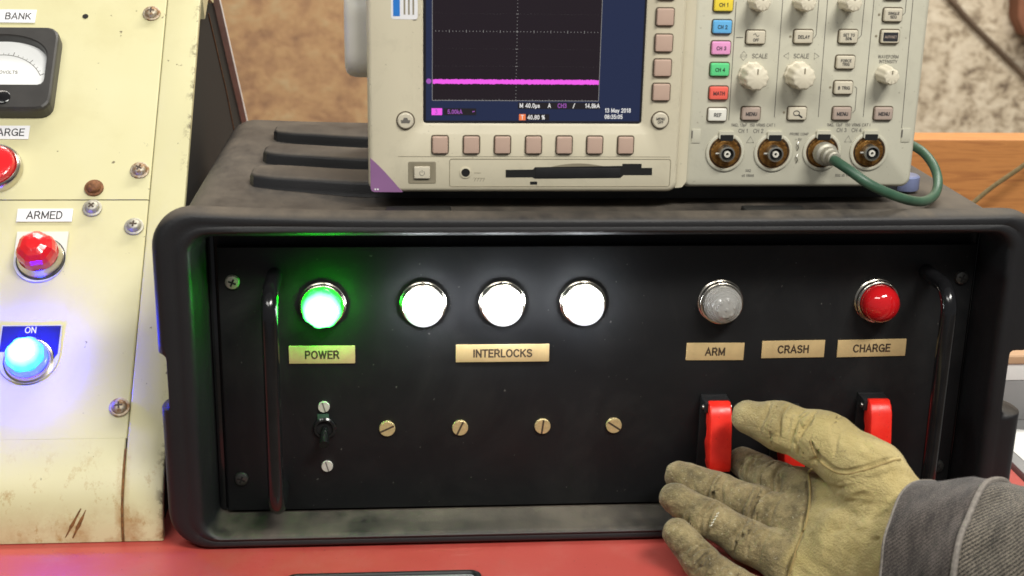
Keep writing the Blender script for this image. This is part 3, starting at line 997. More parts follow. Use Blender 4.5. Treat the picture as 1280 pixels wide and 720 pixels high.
for (x, z), a in zip(((-138.2, -32.8), (-91.2, -33.0), (-37.5, -32.8), (9.4, -33.0)), (0.45, 1.15, 1.45, -0.6)):
    s_ = obj('slotted_screw', BS, 'brass', pan, (x, 0, z))
    obj('slot', drive_mesh(5.2, 1.96, 'slot', -a), 'label_ink', s_, (x, 0, z))

# red flip covers over three toggle switches: black bracket, U-shaped cover, hinge pin


def flip_cover(x, label, z=-12.2):
    br = obj('switch_bracket', B().box(-8.6, 8.6, -2.0, 0, -62, 0, 0.5), 'black_satin', pan, (x, 0, z))
    br['label'] = label
    obj('bracket_ear', B().box(-8.7, 8.7, -14, -2, -7.5, -0.3, 0.8), 'black_satin', br, (x, 0, z))
    # side profile (y, z) of the cover, wavy finger edge at the back
    pr = [(-15.5, 1.0), (-19.5, -1.5), (-22.3, -6), (-25.5, -20), (-28, -33), (-29.0, -39.0), (-28.0, -42.6), (-24, -43.6), (-17, -43.0), (-14, -41), (-15.8, -38), (-11, -33), (-9.0, -29), (-12.5, -24), (-13, -19), (-9.5, -15), (-8.8, -10), (-9.5, -3), (-12, 0.4)]
    n_ = len(pr)
    cy_, cz_ = -18, -23
    rr_ = []
    for xx, k in ((-6.9, 0.94), (-6.6, 0.985), (-6.0, 1.0), (6.0, 1.0), (6.6, 0.985), (6.9, 0.94)):
        rr_.append([(xx, cy_ + (y - cy_) * k, cz_ + (z - cz_) * (1 - (1 - k) * 0.35)) for y, z in pr])
    cv = obj('flip_cover', B().loft(rr_).mesh(True, 50), 'red_guard', br, (x + 0.6, 0, z))
    obj('hinge_pin', B().lathe([(1.6, 9.6), (1.6, -9.6)], 12, mat=Matrix.Translation((0, -11.0, -4.5)) @ Matrix.Rotation(R(90), 4, 'Z')), 'steel', br, (x, 0, z))
    obj('toggle_lever', B().tube([(0, -2, -30), (0, -7, -32)], 2.4, 12), 'steel', br, (x, 0, z))


flip_cover(74.5, 'red flip cover below ARM beside the thumb')
flip_cover(123.5, 'red flip cover below CRASH mostly hidden by the thumb', -19.5)
flip_cover(179.8, 'red flip cover below CHARGE behind the glove')
# ------------------------------------------------------------------ oscilloscope
FY, RY = 5.0, 11.0
ZB, ZT = 121.8, 297.5
sc = thing('oscilloscope', (24, 75, 120.4), 'beige bench oscilloscope with glowing screen standing on the black case', 'oscilloscope')
b = B().box(-146.5, 195.0, 16, 152, ZB + 1.2, ZT - 1, 5, 4)
obj('housing', b, 'scope_beige', sc)
# left front: bezel lofted from its outer edge to the screen opening
SCR = (-114.8, 19.4, 164.6, 265.5)
OB = (-148.2, 44.0, ZB, ZT)
rr = []
for rc, y, r_ in ((OB, 24, 6), (OB, 9.5, 6), (inset(OB, 0.5), 7.2, 6), (inset(OB, 1.6), 5.6, 5.5), (inset(OB, 3.2), FY, 5),
                  (inset(SCR, -6.5), FY, 5), (inset(SCR, -5.6), FY + 0.5, 4.5), (inset(SCR, -1.2), FY + 1.2, 2.5), (SCR, FY + 1.9, 2.0), (inset(SCR, 0.3), FY + 4.5, 2.0)):
    rr.append(ring(rrect(*rc, r_, 6, 1), y))
obj('screen_bezel', B().loft(rr, True, False), 'scope_beige', sc)
# right front: control face, slightly set back, with a rounded shoulder towards the bezel
OR = (46.5, 196.2, ZB + 1.6, ZT - 0.5)
rr = []
for rc, y, r_ in ((OR, 26, 6), (OR, 15.5, 6), (inset(OR, 0.5), 13.4, 6), (inset(OR, 1.4), 11.8, 5.5), (inset(OR, 2.8), RY, 5)):
    rr.append(ring(rrect(*rc, r_, 6, 1), y))
obj('control_face', B().loft(rr), 'scope_grey', sc)
obj('shoulder', B().prism([(43.0, ZB + 2), (47.5, ZB + 2.5), (50.0, ZB + 6), (50.0, ZT - 2), (43.0, ZT - 2)], 9.2, 20).mesh(), 'scope_beige', sc)

# display
disp = obj('display', B().add([(SCR[0], FY + 3.2, SCR[2]), (SCR[1], FY + 3.2, SCR[2]), (SCR[1], FY + 3.2, SCR[3]), (SCR[0], FY + 3.2, SCR[3])], [(0, 1, 2, 3)]).mesh(False), 'crt_blue', sc)
GX0, GX1, GZ0, GZ1 = -109.2, -7.6, 178.6, 261.8
gx, gz = (GX0 + GX1) / 2, 220.2
fy = FY + 3.1


def quad(x0, x1, z0, z1, y):
    return [(x0, y, z0), (x1, y, z0), (x1, y, z1), (x0, y, z1)], [(0, 1, 2, 3)]


obj('screen_surround', B().prism(rrect(SCR[0] + .1, SCR[1] - .1, SCR[2] + .1, SCR[2] + 1.6, 0.3), fy - 0.2, fy).mesh(False), 'screen_frame', disp)
obj('screen_surround', B().prism(rrect(SCR[0] + .1, SCR[0] + 1.8, SCR[2] + 1.7, SCR[3] - .1, 0.3), fy - 0.2, fy).mesh(False), 'screen_frame', disp)
obj('screen_surround', B().prism(rrect(SCR[1] - 1.2, SCR[1] - .1, SCR[2] + 1.7, SCR[3] - .1, 0.3), fy - 0.2, fy).mesh(False), 'screen_frame', disp)
obj('graticule_field', B().add(*quad(GX0, GX1, GZ0, GZ1, fy)).mesh(False), 'crt_dark', disp)
b = B()
y = fy - 0.06
dx, dz = (GX1 - GX0) / 10, (GZ1 - GZ0) / 8
for i in range(51):                                     # dotted centre lines and edge ticks
    x = GX0 + dx * i / 5
    big = i % 5 == 0
    b.add(*quad(x - .16, x + .16, gz - (.75 if big else .28), gz + (.75 if big else .28), y))
    b.add(*quad(x - .13, x + .13, GZ0, GZ0 + (.9 if big else .5), y))
for i in range(41):
    z = GZ0 + dz * i / 5
    big = i % 5 == 0
    b.add(*quad(gx - (.75 if big else .28), gx + (.75 if big else .28), z - .16, z + .16, y - 0.01))
    if not big:
        continue
    for k in range(51):                                  # faint dots of the division lines
        x = GX0 + dx * k / 5
        b.add(*quad(x - .07, x + .07, z - .07, z + .07, y))
for x0, x1, z0, z1 in ((GX0, GX1, GZ0 - .15, GZ0 + .15), (GX0 - .15, GX0 + .15, GZ0, GZ1), (GX1 - .15, GX1 + .15, GZ0, GZ1), (GX0, GX1, GZ1 - .15, GZ1 + .15)):
    b.add(*quad(x0, x1, z0, z1, y - 0.02))
gr = obj('graticule', b.mesh(False), 'crt_grid', disp)
tv = []
for i in range(161):
    x = GX0 + .3 + (GX1 - GX0 - .6) * i / 160
    tv += [(x, fy - 0.12, 188.9 - random.uniform(0, 0.45)), (x, fy - 0.12, 191.2 + random.uniform(0, 0.5))]
obj('trace', B().add(tv, [(2 * i, 2 * i + 2, 2 * i + 3, 2 * i + 1) for i in range(160)]).mesh(False), 'crt_mag', disp)
obj('channel_marker', B().lathe([(1.6, 0), (0.01, 0)], 16, cap=False, mat=Matrix.Translation((-111.3, fy - 0.1, 190.2))).mesh(False), 'crt_purple', disp)
y = fy - 0.1
for x0, x1, z0, z1, m_ in ((-109.6, -103.2, 169.6, 173.8, 'crt_mag'), (-56.2, -52.2, 166.6, 170.4, 'crt_orange'), (-57, -6.6, 173.6, 177.6, 'crt_box'), (-102.2, -82.5, 169.6, 173.8, 'crt_box'), (-51.6, -37.6, 166.6, 170.4, 'crt_box')):
    obj('readout_field', B().add(*quad(x0, x1, z0, z1, y)).mesh(False), m_, disp)
for s_, x, z, h_, m_, al in (('M', -55.9, 175.7, 2.4, 'crt_white', 'LEFT'), ('40.0µs', -52.4, 175.7, 2.4, 'crt_white', 'LEFT'), ('A', -38.6, 175.7, 2.4, 'crt_white', 'LEFT'),
                             ('CH3', -32.6, 175.7, 2.4, 'crt_purple', 'LEFT'), ('/', -23.2, 175.7, 2.6, 'crt_white', 'LEFT'), ('14.8kA', -6.9, 175.7, 2.4, 'crt_white', 'RIGHT'),
                             ('3', -107.4, 171.7, 2.4, 'crt_purple', 'LEFT'), ('5.00kA', -99.8, 171.7, 2.3, 'crt_purple', 'LEFT'), ('~', -84.8, 171.9, 2.4, 'crt_purple', 'LEFT'),
                             ('T', -54.2, 168.5, 2.4, 'crt_white', 'CENTER'), ('40.80 %', -51.0, 168.5, 2.4, 'crt_white', 'LEFT'),
                             ('13 May 2018', -3.4, 172.9, 2.3, 'crt_white', 'LEFT'), ('08:35:05', -3.4, 169.0, 2.3, 'crt_white', 'LEFT')):
    text(s_, h_, m_, disp, (x, y - 0.1, z), 0.02, al, 0.92, 'readout')


def key_mesh(w_, h_, d_, bev=1.2):
    return B().box(-w_ / 2, w_ / 2, -d_, 0.5, -h_ / 2, h_ / 2, bev, 3).mesh(True, 30)


def gap_mesh(w_, h_, g):
    return B().prism(rrect(-w_ / 2 - g, w_ / 2 + g, -h_ / 2 - g, h_ / 2 + g, 1.8), -0.12, 0.0).mesh(False)


SK, SG = key_mesh(9.4, 10.6, 2.2), gap_mesh(9.4, 10.6, 0.75)
for x in (-104.5, -85.4, -66.4, -47.3, -28.4, -9.5, 9.7):
    k = obj('soft_key', SK, 'key_pink', sc, (x, FY, 152.0))
    obj('key_gap', SG, 'gap', k, (x, FY, 152.0))
SK2, SG2 = key_mesh(10.4, 10.2, 2.2), gap_mesh(10.4, 10.2, 0.7)
for z in (245.6, 230.2, 214.6, 199.7, 184.9):
    k = obj('side_key', SK2, 'key_pink', sc, (30.2, FY, z))
    obj('key_gap', SG2, 'gap', k, (30.2, FY, z))
RB = B().lathe([(4.9, 0.3), (4.9, -1.4), (4.2, -2.0), (0.01, -2.1)], 28).mesh()
RG = B().lathe([(5.7, 0), (5.7, -0.12), (4.6, -0.12)], 28, cap=False).mesh(False)
for x, z, s_ in ((30.5, 167.6, 'MENU\nOFF'), (-125.4, 166.8, None)):
    k = obj('round_key', RB, 'key_beige', sc, (x, FY, z))
    obj('key_gap', RG, 'gap', k, (x, FY, z))
    if s_:
        text(s_, 1.5, 'ink', k, (x, FY - 2.2, z), 0.02)
    else:
        b = B().prism([(-2.4, -1.2), (2.4, -1.2), (2.9, 0.6), (1.5, 0.6), (1.1, 2.0), (-1.1, 2.0), (-1.5, 0.6), (-2.9, 0.6)], -2.25, -2.1)
        obj('printer_symbol', b.mesh(False), 'ink_grey', k, (x, FY, z))
# power switch
b = B()
rc = (-123.2, -107.8, 128.4, 140.6)
b.loft([ring(rrect(*inset(rc, -0.8), 1.0), FY - 0.15), ring(rrect(*rc, 0.8), FY - 0.3), ring(rrect(*inset(rc, 0.5), 0.6), FY - 0.2)], False, True)
pw = obj('power_recess', b, 'groove', sc)
k = obj('power_button', B().box(-4.9, 4.9, -1.8, 0.2, -3.8, 3.8, 0.9, 3), 'key_beige', pw, (-115.5, FY, 134.8))
obj('power_symbol', B().tube([(1.5 * math.sin(R(a)), 0, 1.5 * math.cos(R(a))) for a in range(40, 321, 20)], 0.16, 6).box(-.16, .16, -.1, .1, 0.3, 2.0), 'ink_grey', k, (-115.5, FY - 1.8, 134.6))
# purple corner, compartment outline, jack, disk slot
pc = [(-147.0, 143.6), (-146.9, 124.6), (-146.2, 123.0), (-144.6, 122.4), (-127.4, 122.3)]
pc += [(-127.4 - 19.6 * q - 2.2 * math.sin(q * math.pi), 122.3 + 21.3 * q + 3.4 * math.sin(q * math.pi)) for q in (0.15, 0.3, 0.45, 0.6, 0.75, 0.88)]
obj('corner_flash', B().prism(pc, FY - 0.12, FY + 2).mesh(False), 'purple', sc)
obj('corner_mark', B().prism(rrect(-144.6, -143.6, 123.6, 124.6, 0.3), FY - 0.2, FY).prism(rrect(-143.0, -142.0, 123.6, 124.6, 0.3), FY - 0.2, FY).mesh(False), 'white_paint', sc)


def outline(path, r, mat, parent, name, loc=(0, 0, 0), closed=False):
    return obj(name, B().tube(path, r, 6, closed), mat, parent, loc)


outline([(x, FY - 0.05, z) for x, z in rrect(-98.6, 38.6, 125.8, 143.1, 1.5)], 0.22, 'groove', sc, 'panel_line', closed=True)
outline([(-130, FY - 0.02, 144.6), (38, FY - 0.02, 144.6)], 0.16, 'groove', sc, 'panel_line')
obj('jack', B().lathe([(3.6, 0), (3.6, -0.5), (2.7, -0.7), (2.6, 0.6)], 24, cap=False), 'scope_beige', sc, (-88.8, FY, 134.6))
obj('jack_hole', B().lathe([(2.65, -0.25), (0.01, -0.25)], 20, cap=False).mesh(False), 'black_hole', sc, (-88.8, FY, 134.6))
b = B()
b.box(-83.5, -79.5, -0.1, 0, 134.2, 134.5).box(-84, -77, -0.1, 0, 131.0, 131.25)
for k in range(4):
    b.add([(-83.6 + k * 1.8, -0.1, 129.0), (-83.3 + k * 1.8, -0.1, 129.0), (-82.3 + k * 1.8, -0.1, 131.0), (-82.6 + k * 1.8, -0.1, 131.0)], [(0, 1, 2, 3)])
obj('ground_symbol', b.mesh(False), 'groove', sc, (0, FY, 0))
slot = [(-64.1, 136.3), (-47.2, 136.5), (-46.0, 138.0), (8.4, 138.9), (8.4, 140.2), (20.4, 140.2), (20.5, 137.6), (27.1, 137.6), (27.3, 133.0), (9.4, 133.0), (7.4, 131.2), (-46.0, 130.7), (-47.4, 131.6), (-64.0, 131.5)]
obj('disk_slot', B().prism(slot, FY - 0.12, FY + 3).mesh(False), 'black_hole', sc)
obj('disk_flap', B().box(-45.6, 7.4, -0.05, 2, 131.4, 137.6, 0.5), 'black_satin', sc, (0, FY - 0.3, 0))
dp = [(-37 + 36 * q, 138.2 + 2.2 * math.sin(math.pi * q)) for q in [i / 10 for i in range(11)]]
obj('finger_dip', B().prism([(-37, 137.9)] + dp[1:-1] + [(-1, 137.9)], FY - 0.06, FY + 0.5).mesh(False), 'groove', sc)
obj('eject_button', B().prism(rrect(-48.8, -44.4, 127.0, 128.9, 0.2), FY - 0.12, FY).mesh(False), 'black_hole', sc)
# sticker
stk = obj('sticker', B().prism(rrect(-133.6, -117.9, 227.2, 252, 1.6), FY - 0.15, FY).mesh(False), 'white_label', sc)
obj('sticker_block', B().prism(rrect(-132.4, -128.4, 229.0, 250, 0.2), FY - 0.22, FY - 0.1).mesh(False), 'sticker_blue', stk)
for k in range(3):
    obj('sticker_print', B().prism(rrect(-126.2 + k * 2.6, -125.2 + k * 2.6, 230, 249, 0.1), FY - 0.22, FY - 0.1).mesh(False), 'groove', stk)

# right side keys
KK, KG = key_mesh(11.6, 8.0, 2.4, 1.3), gap_mesh(11.6, 8.0, 0.7)
KX = {}
for s_, x, z, m_ in (('CH 1', 66.6, 237.3, 'key_yellow'), ('CH 2', 66.7, 224.0, 'key_blue'), ('CH 3', 66.8, 211.2, 'key_rose'), ('CH 4', 66.9, 198.1, 'key_green'), ('MATH', 67.2, 183.6, 'key_red'), ('REF', 67.2, 170.2, 'key_white'),
                     ('OFF', 87.9, 217.9, 'key_beige'), ('DELAY', 117.6, 218.5, 'key_beige'), ('SET TO\n50%', 145.7, 218.8, 'key_beige'), ('FORCE\nTRIG', 145.4, 203.1, 'key_beige'), ('B TRIG', 145.6, 187.4, 'key_beige'),
                     ('SINGLE\nSEQ', 172.4, 232.2, 'key_beige'), ('AUTOSET', 172.0, 219.0, 'key_beige'), ('RUN/\nSTOP', 171.8, 245.6, 'key_beige'),
                     ('MENU', 88.4, 170.9, 'key_mauve'), ('', 117.7, 171.1, 'key_beige'), ('MENU', 146.2, 171.2, 'key_mauve'), ('MENU', 172.8, 171.3, 'key_mauve')):
    if m_ not in KX:
        KX[m_] = KK.copy()
    k = obj('key', KX[m_], m_, sc, (x, RY, z))
    obj('key_gap', KG, 'gap', k, (x, RY, z))
    yt = RY - 2.48
    two = '\n' in s_
    if s_ == 'AUTOSET':
        obj('key_print', B().prism(rrect(-4.6, 4.6, -2.7, 2.7, 0.4), -2.5, -2.3).mesh(False), 'ink', k, (x, RY, z))
        text(s_, 1.35, 'key_mauve', k, (x, yt - 0.1, z), 0.02, sx=0.95)
    elif s_ == 'OFF':
        text(s_, 1.5, 'ink', k, (x, yt, z - 1.5), 0.03)
        obj('wave_symbol', B().tube([(-1.8 + 0.45 * i, 0, 1.5 + 0.9 * math.sin(i * 0.8)) for i in range(9)], 0.16, 6), 'ink', k, (x, yt, z))
    elif s_ == '':
        obj('lens_symbol', B().tube([(-0.8 + 1.9 * math.cos(R(a)), 0, 0.5 + 1.5 * math.sin(R(a))) for a in range(0, 360, 24)], 0.24, 6, True).tube([(0.7, 0, -0.5), (3.0, 0, -2.2)], 0.45, 6), 'ink', k, (x, yt, z))
    elif s_:
        text(s_, 1.55 if two else (1.75 if len(s_) > 4 else 2.0), 'ink', k, (x, yt, z), 0.03)
# knobs


def knob_mesh(r, d_, lobes):
    def wob(i, n, rr_, y_):
        return 1 + (0.045 * math.cos(lobes * 2 * math.pi * i / n) if rr_ > r * 0.6 else 0)
    return B().lathe([(r * 1.08, 0.2), (r * 1.08, -2.0), (r * 0.98, -2.6), (r * 0.95, -d_ + 1.8), (r * 0.86, -d_ + 0.4), (r * 0.78, -d_), (0.01, -d_ - 0.25)], 60, wob=wob).mesh(True, 40)


KB, KS = knob_mesh(7.7, 15, 10), knob_mesh(5.3, 14, 8)
for x, z, me in ((87.4, 239.6, KS), (115.2, 239.8, KS), (143.4, 240.0, KS), (87.2, 194.6, KB), (116.2, 195.2, KB), (171.2, 196.0, KS)):
    k = obj('knob', me, 'knob', sc, (x, RY, z))
    rad = 7.7 if me is KB else 5.3
    obj('index_mark', B().box(-0.35, 0.35, -rad * 0 - 15.5 if me is KB else -14.5, -13.2, rad * 0.35, rad * 0.78, 0.1), 'groove', k, (x, RY, z))
# printed lines, words and symbols on the control face
fl = RY - 0.03
for pts in ([(74.6, 239), (75.0, 166.6)], [(103.2, 252), (103.7, 168.6)], [(131.0, 252), (131.7, 168.8)], [(160.0, 252), (160.5, 169)],
            [(184.3, 252), (186.0, 162)], [(125.6, 252), (125.8, 219.5), (124.6, 217.6)], [(154.3, 252), (154.2, 219.5), (152.6, 217.6)], [(180.2, 252), (180.4, 233.6), (178.8, 231.8)],
            [(153.2, 188.0), (154.6, 187.0), (154.8, 173.2), (153.4, 171.4)], [(76.0, 217.6), (80.4, 217.6)]):
    outline([(x, fl, z) for x, z in pts], 0.22, 'ink_grey', sc, 'printed_line')
for s_, x, z, h_ in (('SCALE', 91.6, 206.4, 2.5), ('SCALE', 117.6, 206.6, 2.5), ('WAVEFORM', 172.6, 206.6, 1.9), ('INTENSITY', 172.9, 203.6, 1.9), ('1MΩ, 13pF  150 VRMS CAT I', 90.6, 163.6, 1.7), ('1MΩ, 13pF  150 VRMS CAT I', 151.6, 163.9, 1.7),
                     ('CH 1', 84.6, 159.9, 2.3), ('CH 2', 94.2, 159.9, 2.3), ('CH 3', 147.4, 160.6, 2.3), ('CH 4', 157.0, 160.6, 2.3), ('PROBE COMP', 120.4, 158.0, 1.5), ('~ 5V', 120.3, 154.6, 1.5),
                     ('50Ω', 89.6, 134.6, 1.5), ('≤5 VRMS', 89.6, 131.4, 1.5), ('50Ω ≤5 VRMS', 152.0, 131.6, 1.5)):
    text(s_, h_, 'ink_grey', sc, (x, fl - 0.1, z), 0.012, sx=0.95)
for x, z in ((89.5, 154.2), (152.2, 154.8)):
    outline([(x - 2.3, fl, z - 1.8), (x + 2.3, fl, z - 1.8), (x, fl, z + 2.2)], 0.2, 'ink_grey', sc, 'warning_symbol', closed=True)
for pts in ([(79.4, 206.9), (83.6, 206.9), (81.5, 209.2)], [(79.4, 205.9), (83.6, 205.9), (81.5, 203.6)], [(109.6, 208.6), (109.6, 204.6), (106.6, 206.6)], [(125.8, 208.6), (125.8, 204.6), (128.8, 206.6)]):
    outline([(x, fl, z) for x, z in pts], 0.18, 'ink_grey', sc, 'arrow_symbol', closed=True)
for x, z in ((111.0 - 1.2, 218.4), (137.6, 187.4), (164.2, 232.2), (163.6, 219.2), (109.6, 171.6)):
    obj('indicator_dot', B().lathe([(0.8, 0), (0.8, -0.15), (0.01, -0.2)], 12, mat=Matrix.Translation((x, RY, z))), 'groove', sc)
# probe comp terminals
for z in (150.6, 142.6):
    outline([(120.4, fl, z + 2.6), (119.6, fl - 1.2, z + 1.2), (120.4, fl - 1.2, z - 1.2), (119.9, fl, z - 3.0)], 0.4, 'steel', sc, 'probe_terminal')
# input connectors
COL = B().lathe([(12.2, 0.0), (12.2, -0.9), (11.4, -1.4), (10.4, -1.2), (10.2, 0)], 48, cap=False).mesh(True, 50)
RNG = B().lathe([(10.3, -0.5), (9.6, -0.9), (7.6, -0.6), (6.9, -0.7), (6.4, -0.3)], 48, cap=False).mesh(True, 60)
TAB = B().prism(rrect(-4.9, 4.9, 8.6, 13.4, 1.2), -2.6, 0).mesh(True)
NOT = B().prism(rrect(-4.1, 4.1, 7.6, 11.4, 0.5), -2.72, -2.5).mesh(False)
JKT = B().lathe([(4.9, 0), (4.9, -6.6), (4.6, -7.4), (3.9, -7.5), (3.8, -1)], 36, cap=False).mesh(True, 50)
for n_, (x, z) in enumerate(((73.9, 146.4), (104.6, 146.4), (135.8, 147.0), (166.2, 147.1))):
    k = obj('input_connector', COL, 'scope_grey', sc, (x, RY, z))
    obj('contact_ring', RNG, 'bronze', k, (x, RY, z))
    obj('recess', B().lathe([(10.3, -0.15), (0.01, -0.15)], 32, cap=False).mesh(False), 'bronze', k, (x, RY, z))
    obj('latch_tab', TAB, 'scope_grey', k, (x, RY, z))
    obj('tab_notch', NOT, 'black_hole', k, (x, RY, z))
    dk = B().lathe([(9.75, 0.0), (9.75, -1.05), (9.2, -1.05)], 40, cap=False)
    obj('ring_gap', dk, 'black_hole', k, (x, RY, z))
    fin = B()
    for a in (18, 38, 58, 118, 136, 152, 170, 215, 240, 265, 290):
        fin.box(7.8, 9.2, -1.15, -0.7, -0.55, 0.55, 0.1, mat=Matrix.Rotation(R(-a), 4, 'Y'))
    obj('contact_finger', fin, 'bronze', k, (x, RY, z))
    obj('jack_shell', JKT, 'steel', k, (x, RY, z))
    obj('jack_cavity', B().lathe([(3.85, -5.2), (0.01, -5.2)], 24, cap=False).mesh(False), 'black_hole', k, (x, RY, z))
    obj('jack_insulator', B().lathe([(2.0, -5.2), (2.0, -6.9), (1.0, -7.0), (0.9, -5.4)], 20, cap=False), 'scope_white', k, (x, RY, z))
    obj('jack_lug', B().lathe([(0.8, -1.8), (0.8, 1.8)], 10, mat=Matrix.Translation((-5.3, -4.6, 0)) @ Matrix.Rotation(R(90), 4, 'Z')), 'steel', k, (x, RY, z))
for x, z in ((54.9, 156.6), (189.1, 157.5)):
    k = obj('clip_socket', B().box(-2.8, 2.8, -0.5, 0.2, -4.4, 4.4, 0.3), 'scope_grey', sc, (x, RY, z))
    obj('clip_gap', B().box(-2.9, -2.2, -0.6, 0, -1.4, 3.4), 'ink_grey', k, (x, RY, z))
# carrying handle hub and arm at the left, feet below
b = B()
rr = []
for x, ins in ((-148, 0), (-155, 0), (-159, 0.8), (-161.4, 2.6), (-162.4, 5.5)):
    rr.append([(x, yy, zz) for yy, zz in rrect(28 + ins, 64 - ins, 186.6 + ins, 243 - ins, 17)])
hub = obj('handle_hub', B().loft(rr), 'scope_white', sc)
rr = []
for z, ins in ((226, 0), (262, 0), (300, 0)):
    rr.append([(xx, yy, z) for xx, yy in rrect(-160.4, -150.5, 34, 58, 3)])
obj('handle_arm', B().loft(rr), 'scope_white', hub)
for x in (-120, 168):
    for y_ in (50, 120):
        obj('foot', B().lathe([(8, 0), (8, -1.6)], 20, mat=Matrix.Translation((x, y_, 121.9)) @ Matrix.Rotation(R(90), 4, 'X')), 'black_satin', sc)
b = B().lathe([(9, 0), (9.6, -1), (9.6, -9), (8.4, -10)], 24, mat=Matrix.Translation((208, 52, 112.8)) @ Matrix.Rotation(R(-90), 4, 'X'))
obj('handle_pad', b, 'blue_rubber', sc)
obj('handle_pad_arm', B().box(190, 204, 44, 60, 117, 122, 1.5), 'black_satin', sc)

# ------------------------------------------------------------------ green cable plugged into channel 3
cb = thing('signal_cable', (135.8, 0, 147), 'green coaxial cable plugged into the third input and looping to the right', 'cable')
path = catmull([(136.2, -8, 146.4), (138.0, -16, 145.6), (143.5, -24, 142.2), (154, -30, 135.4), (173, -27, 127.0), (193, -10, 119.6), (207, 6, 117.0), (217, 20, 118.4), (222.5, 33, 124.4), (222.6, 46, 132.2), (218, 62, 138.6), (208, 86, 140), (200, 120, 130)], 8)
obj('jacket', B().tube(path, 3.1, 16), 'cable', cb)
plug = B().lathe([(6.0, 3.8), (7.2, 3.2), (7.2, -2.2), (6.6, -3.0), (5.4, -3.4), (5.2, -4.4), (5.6, -5.2), (5.6, -8.8), (4.6, -9.8), (4.2, -13.5), (3.4, -14.2)], 28)
obj('plug', B().add(plug.v, plug.f, Matrix.Rotation(R(6), 4, 'Z')), 'dull_steel', cb, (135.8, 2.5, 147.0))

# ------------------------------------------------------------------ cream sloping console at the left
QX = -280.0
con = thing('console_cabinet', (-420, 280, -97), 'cream enamelled sloping console with rust chips and panel meter', 'cabinet')
SL = R(-45)
P0 = Vector((QX, 2.9, -45.6))
UP = Vector((0, math.sqrt(.5), math.sqrt(.5)))
NO = Vector((0, -math.sqrt(.5), math.sqrt(.5)))


def on(u, v, h=0.0):
    return P0 + Vector((u, 0, 0)) + UP * v + NO * h


lip = [(2.9, -45.6), (-2.5, -51.0), (-8.5, -58.0), (-14.5, -66.5), (-19.0, -74.5), (-22.0, -82.5), (-23.6, -90.0), (-24.2, -97.4)]


def slope(v, h=0.0):
    q = on(0, v, h)
    return (q.y, q.z)


top = [slope(376, -1.4), (300, 231), (338, 224), (372, 199), (541, 64), (600, -20), (602, -97.4)]


def prism_x(prof, x0, x1):
    n = len(prof)
    v = [(x0, y, z) for y, z in prof] + [(x1, y, z) for y, z in prof]
    return B().add(v, [tuple(range(n)), tuple(range(n, 2 * n))] + [(i, (i + 1) % n, n + (i + 1) % n, n + i) for i in range(n)])


body = [(y + 1.0, z + 0.2) for y, z in lip[::-1]][:-1] + [slope(0, -1.4)] + top
LX = -620.0
obj('housing', prism_x(body, LX, QX - 4), 'black_hole', con)
# front trim strip with its bent lower end, right of the rusty seam
OX = Vector(con.location) / S


def strip(x0, x1, prof, th, name, mat, bev=True):
    """bent sheet: profile (y, z) swept from x0 to x1 with thickness th going inwards"""
    n = len(prof)
    nrm = []
    for i in range(n):
        a = prof[max(0, i - 1)]
        c_ = prof[min(n - 1, i + 1)]
        d = Vector((c_[0] - a[0], c_[1] - a[1])).normalized()
        nrm.append(Vector((-d.y, d.x)))
    rings_ = []
    e = 1.0
    for x, k in ((x0, 1), (x0, 0.35), (x0 + e * 0.5, 0.08), (x0 + e * 1.2, 0), (x1 - e * 1.2, 0), (x1 - e * 0.5, 0.08), (x1, 0.35), (x1, 1)):
        rings_.append([(x, p[0] - q.x * th * k, p[1] - q.y * th * k) for p, q in zip(prof, nrm)])
    v, f = [], []
    for r_ in rings_:
        v += r_
    m_ = len(rings_)
    for j in range(m_):
        for i in range(n - 1):
            a, b_ = j * n, ((j + 1) % m_) * n
            f.append((a + i, a + i + 1, b_ + i + 1, b_ + i))
    f.append(tuple(j * n for j in range(m_)))
    f.append(tuple(j * n + n - 1 for j in range(m_)))
    o = obj(name, B().add(v, f).mesh(True, 45), mat, con, (QX, 0, -97))
    return o


def strip_mm(x0, x1, prof, th, name, mat):
    return strip(x0 - QX, x1 - QX, [(y, z + 97) for y, z in prof], th, name, mat)


full = lip[::-1] + [slope(v) for v in (6, 60, 120, 185.5, 260, 330, 376)]
strip_mm(QX - 24.6, QX, full, 2.6, 'trim_strip', 'cream')
strip_mm(LX, QX - 25.6, lip[::-1] + [slope(7.2)], 2.6, 'front_lip', 'cream')
strip_mm(LX, QX - 25.0, [slope(v, 0.05) for v in (7.25, 60, 120, 185.0)], 2.4, 'lower_plate', 'cream')
strip_mm(LX, QX - 25.0, [slope(v, 0.3) for v in (185.7, 240, 300, 376)], 2.4, 'upper_plate', 'cream')
# rusty joint seen between lip and strip
strip_mm(QX - 25.9, QX - 24.5, [(y - 0.15, z) for y, z in lip[::-1]], 1.4, 'seam', 'seam_rust')
# side flanges and rear edge of the housing
fl_ = B()
pf = [slope(v) for v in (0, 190, 376)]
n_ = len(pf)


def flange(prof, wdt, x0, x1, name, mat):
    v, f = [], []
    n = len(prof)
    for x in (x0, x1):
        for k in (0, 1):
            for i, p in enumerate(prof):
                a = prof[max(0, i - 1)]
                c_ = prof[min(n - 1, i + 1)]
                d = Vector((c_[0] - a[0], c_[1] - a[1])).normalized()
                q = Vector((-d.y, d.x))
                v.append((x, p[0] - q.x * (wdt * k + 2.7), p[1] - q.y * (wdt * k + 2.7)))
    for i in range(n - 1):
        f += [(i, i + 1, n + i + 1, n + i), (2 * n + i, 2 * n + i + 1, 3 * n + i + 1, 3 * n + i), (i, i + 1, 2 * n + i + 1, 2 * n + i), (n + i, n + i + 1, 3 * n + i + 1, 3 * n + i)]
    f += [(0, n, 3 * n, 2 * n), (n - 1, 2 * n - 1, 4 * n - 1, 3 * n - 1)]
    obj(name, B().add(v, f).mesh(False), mat, con)


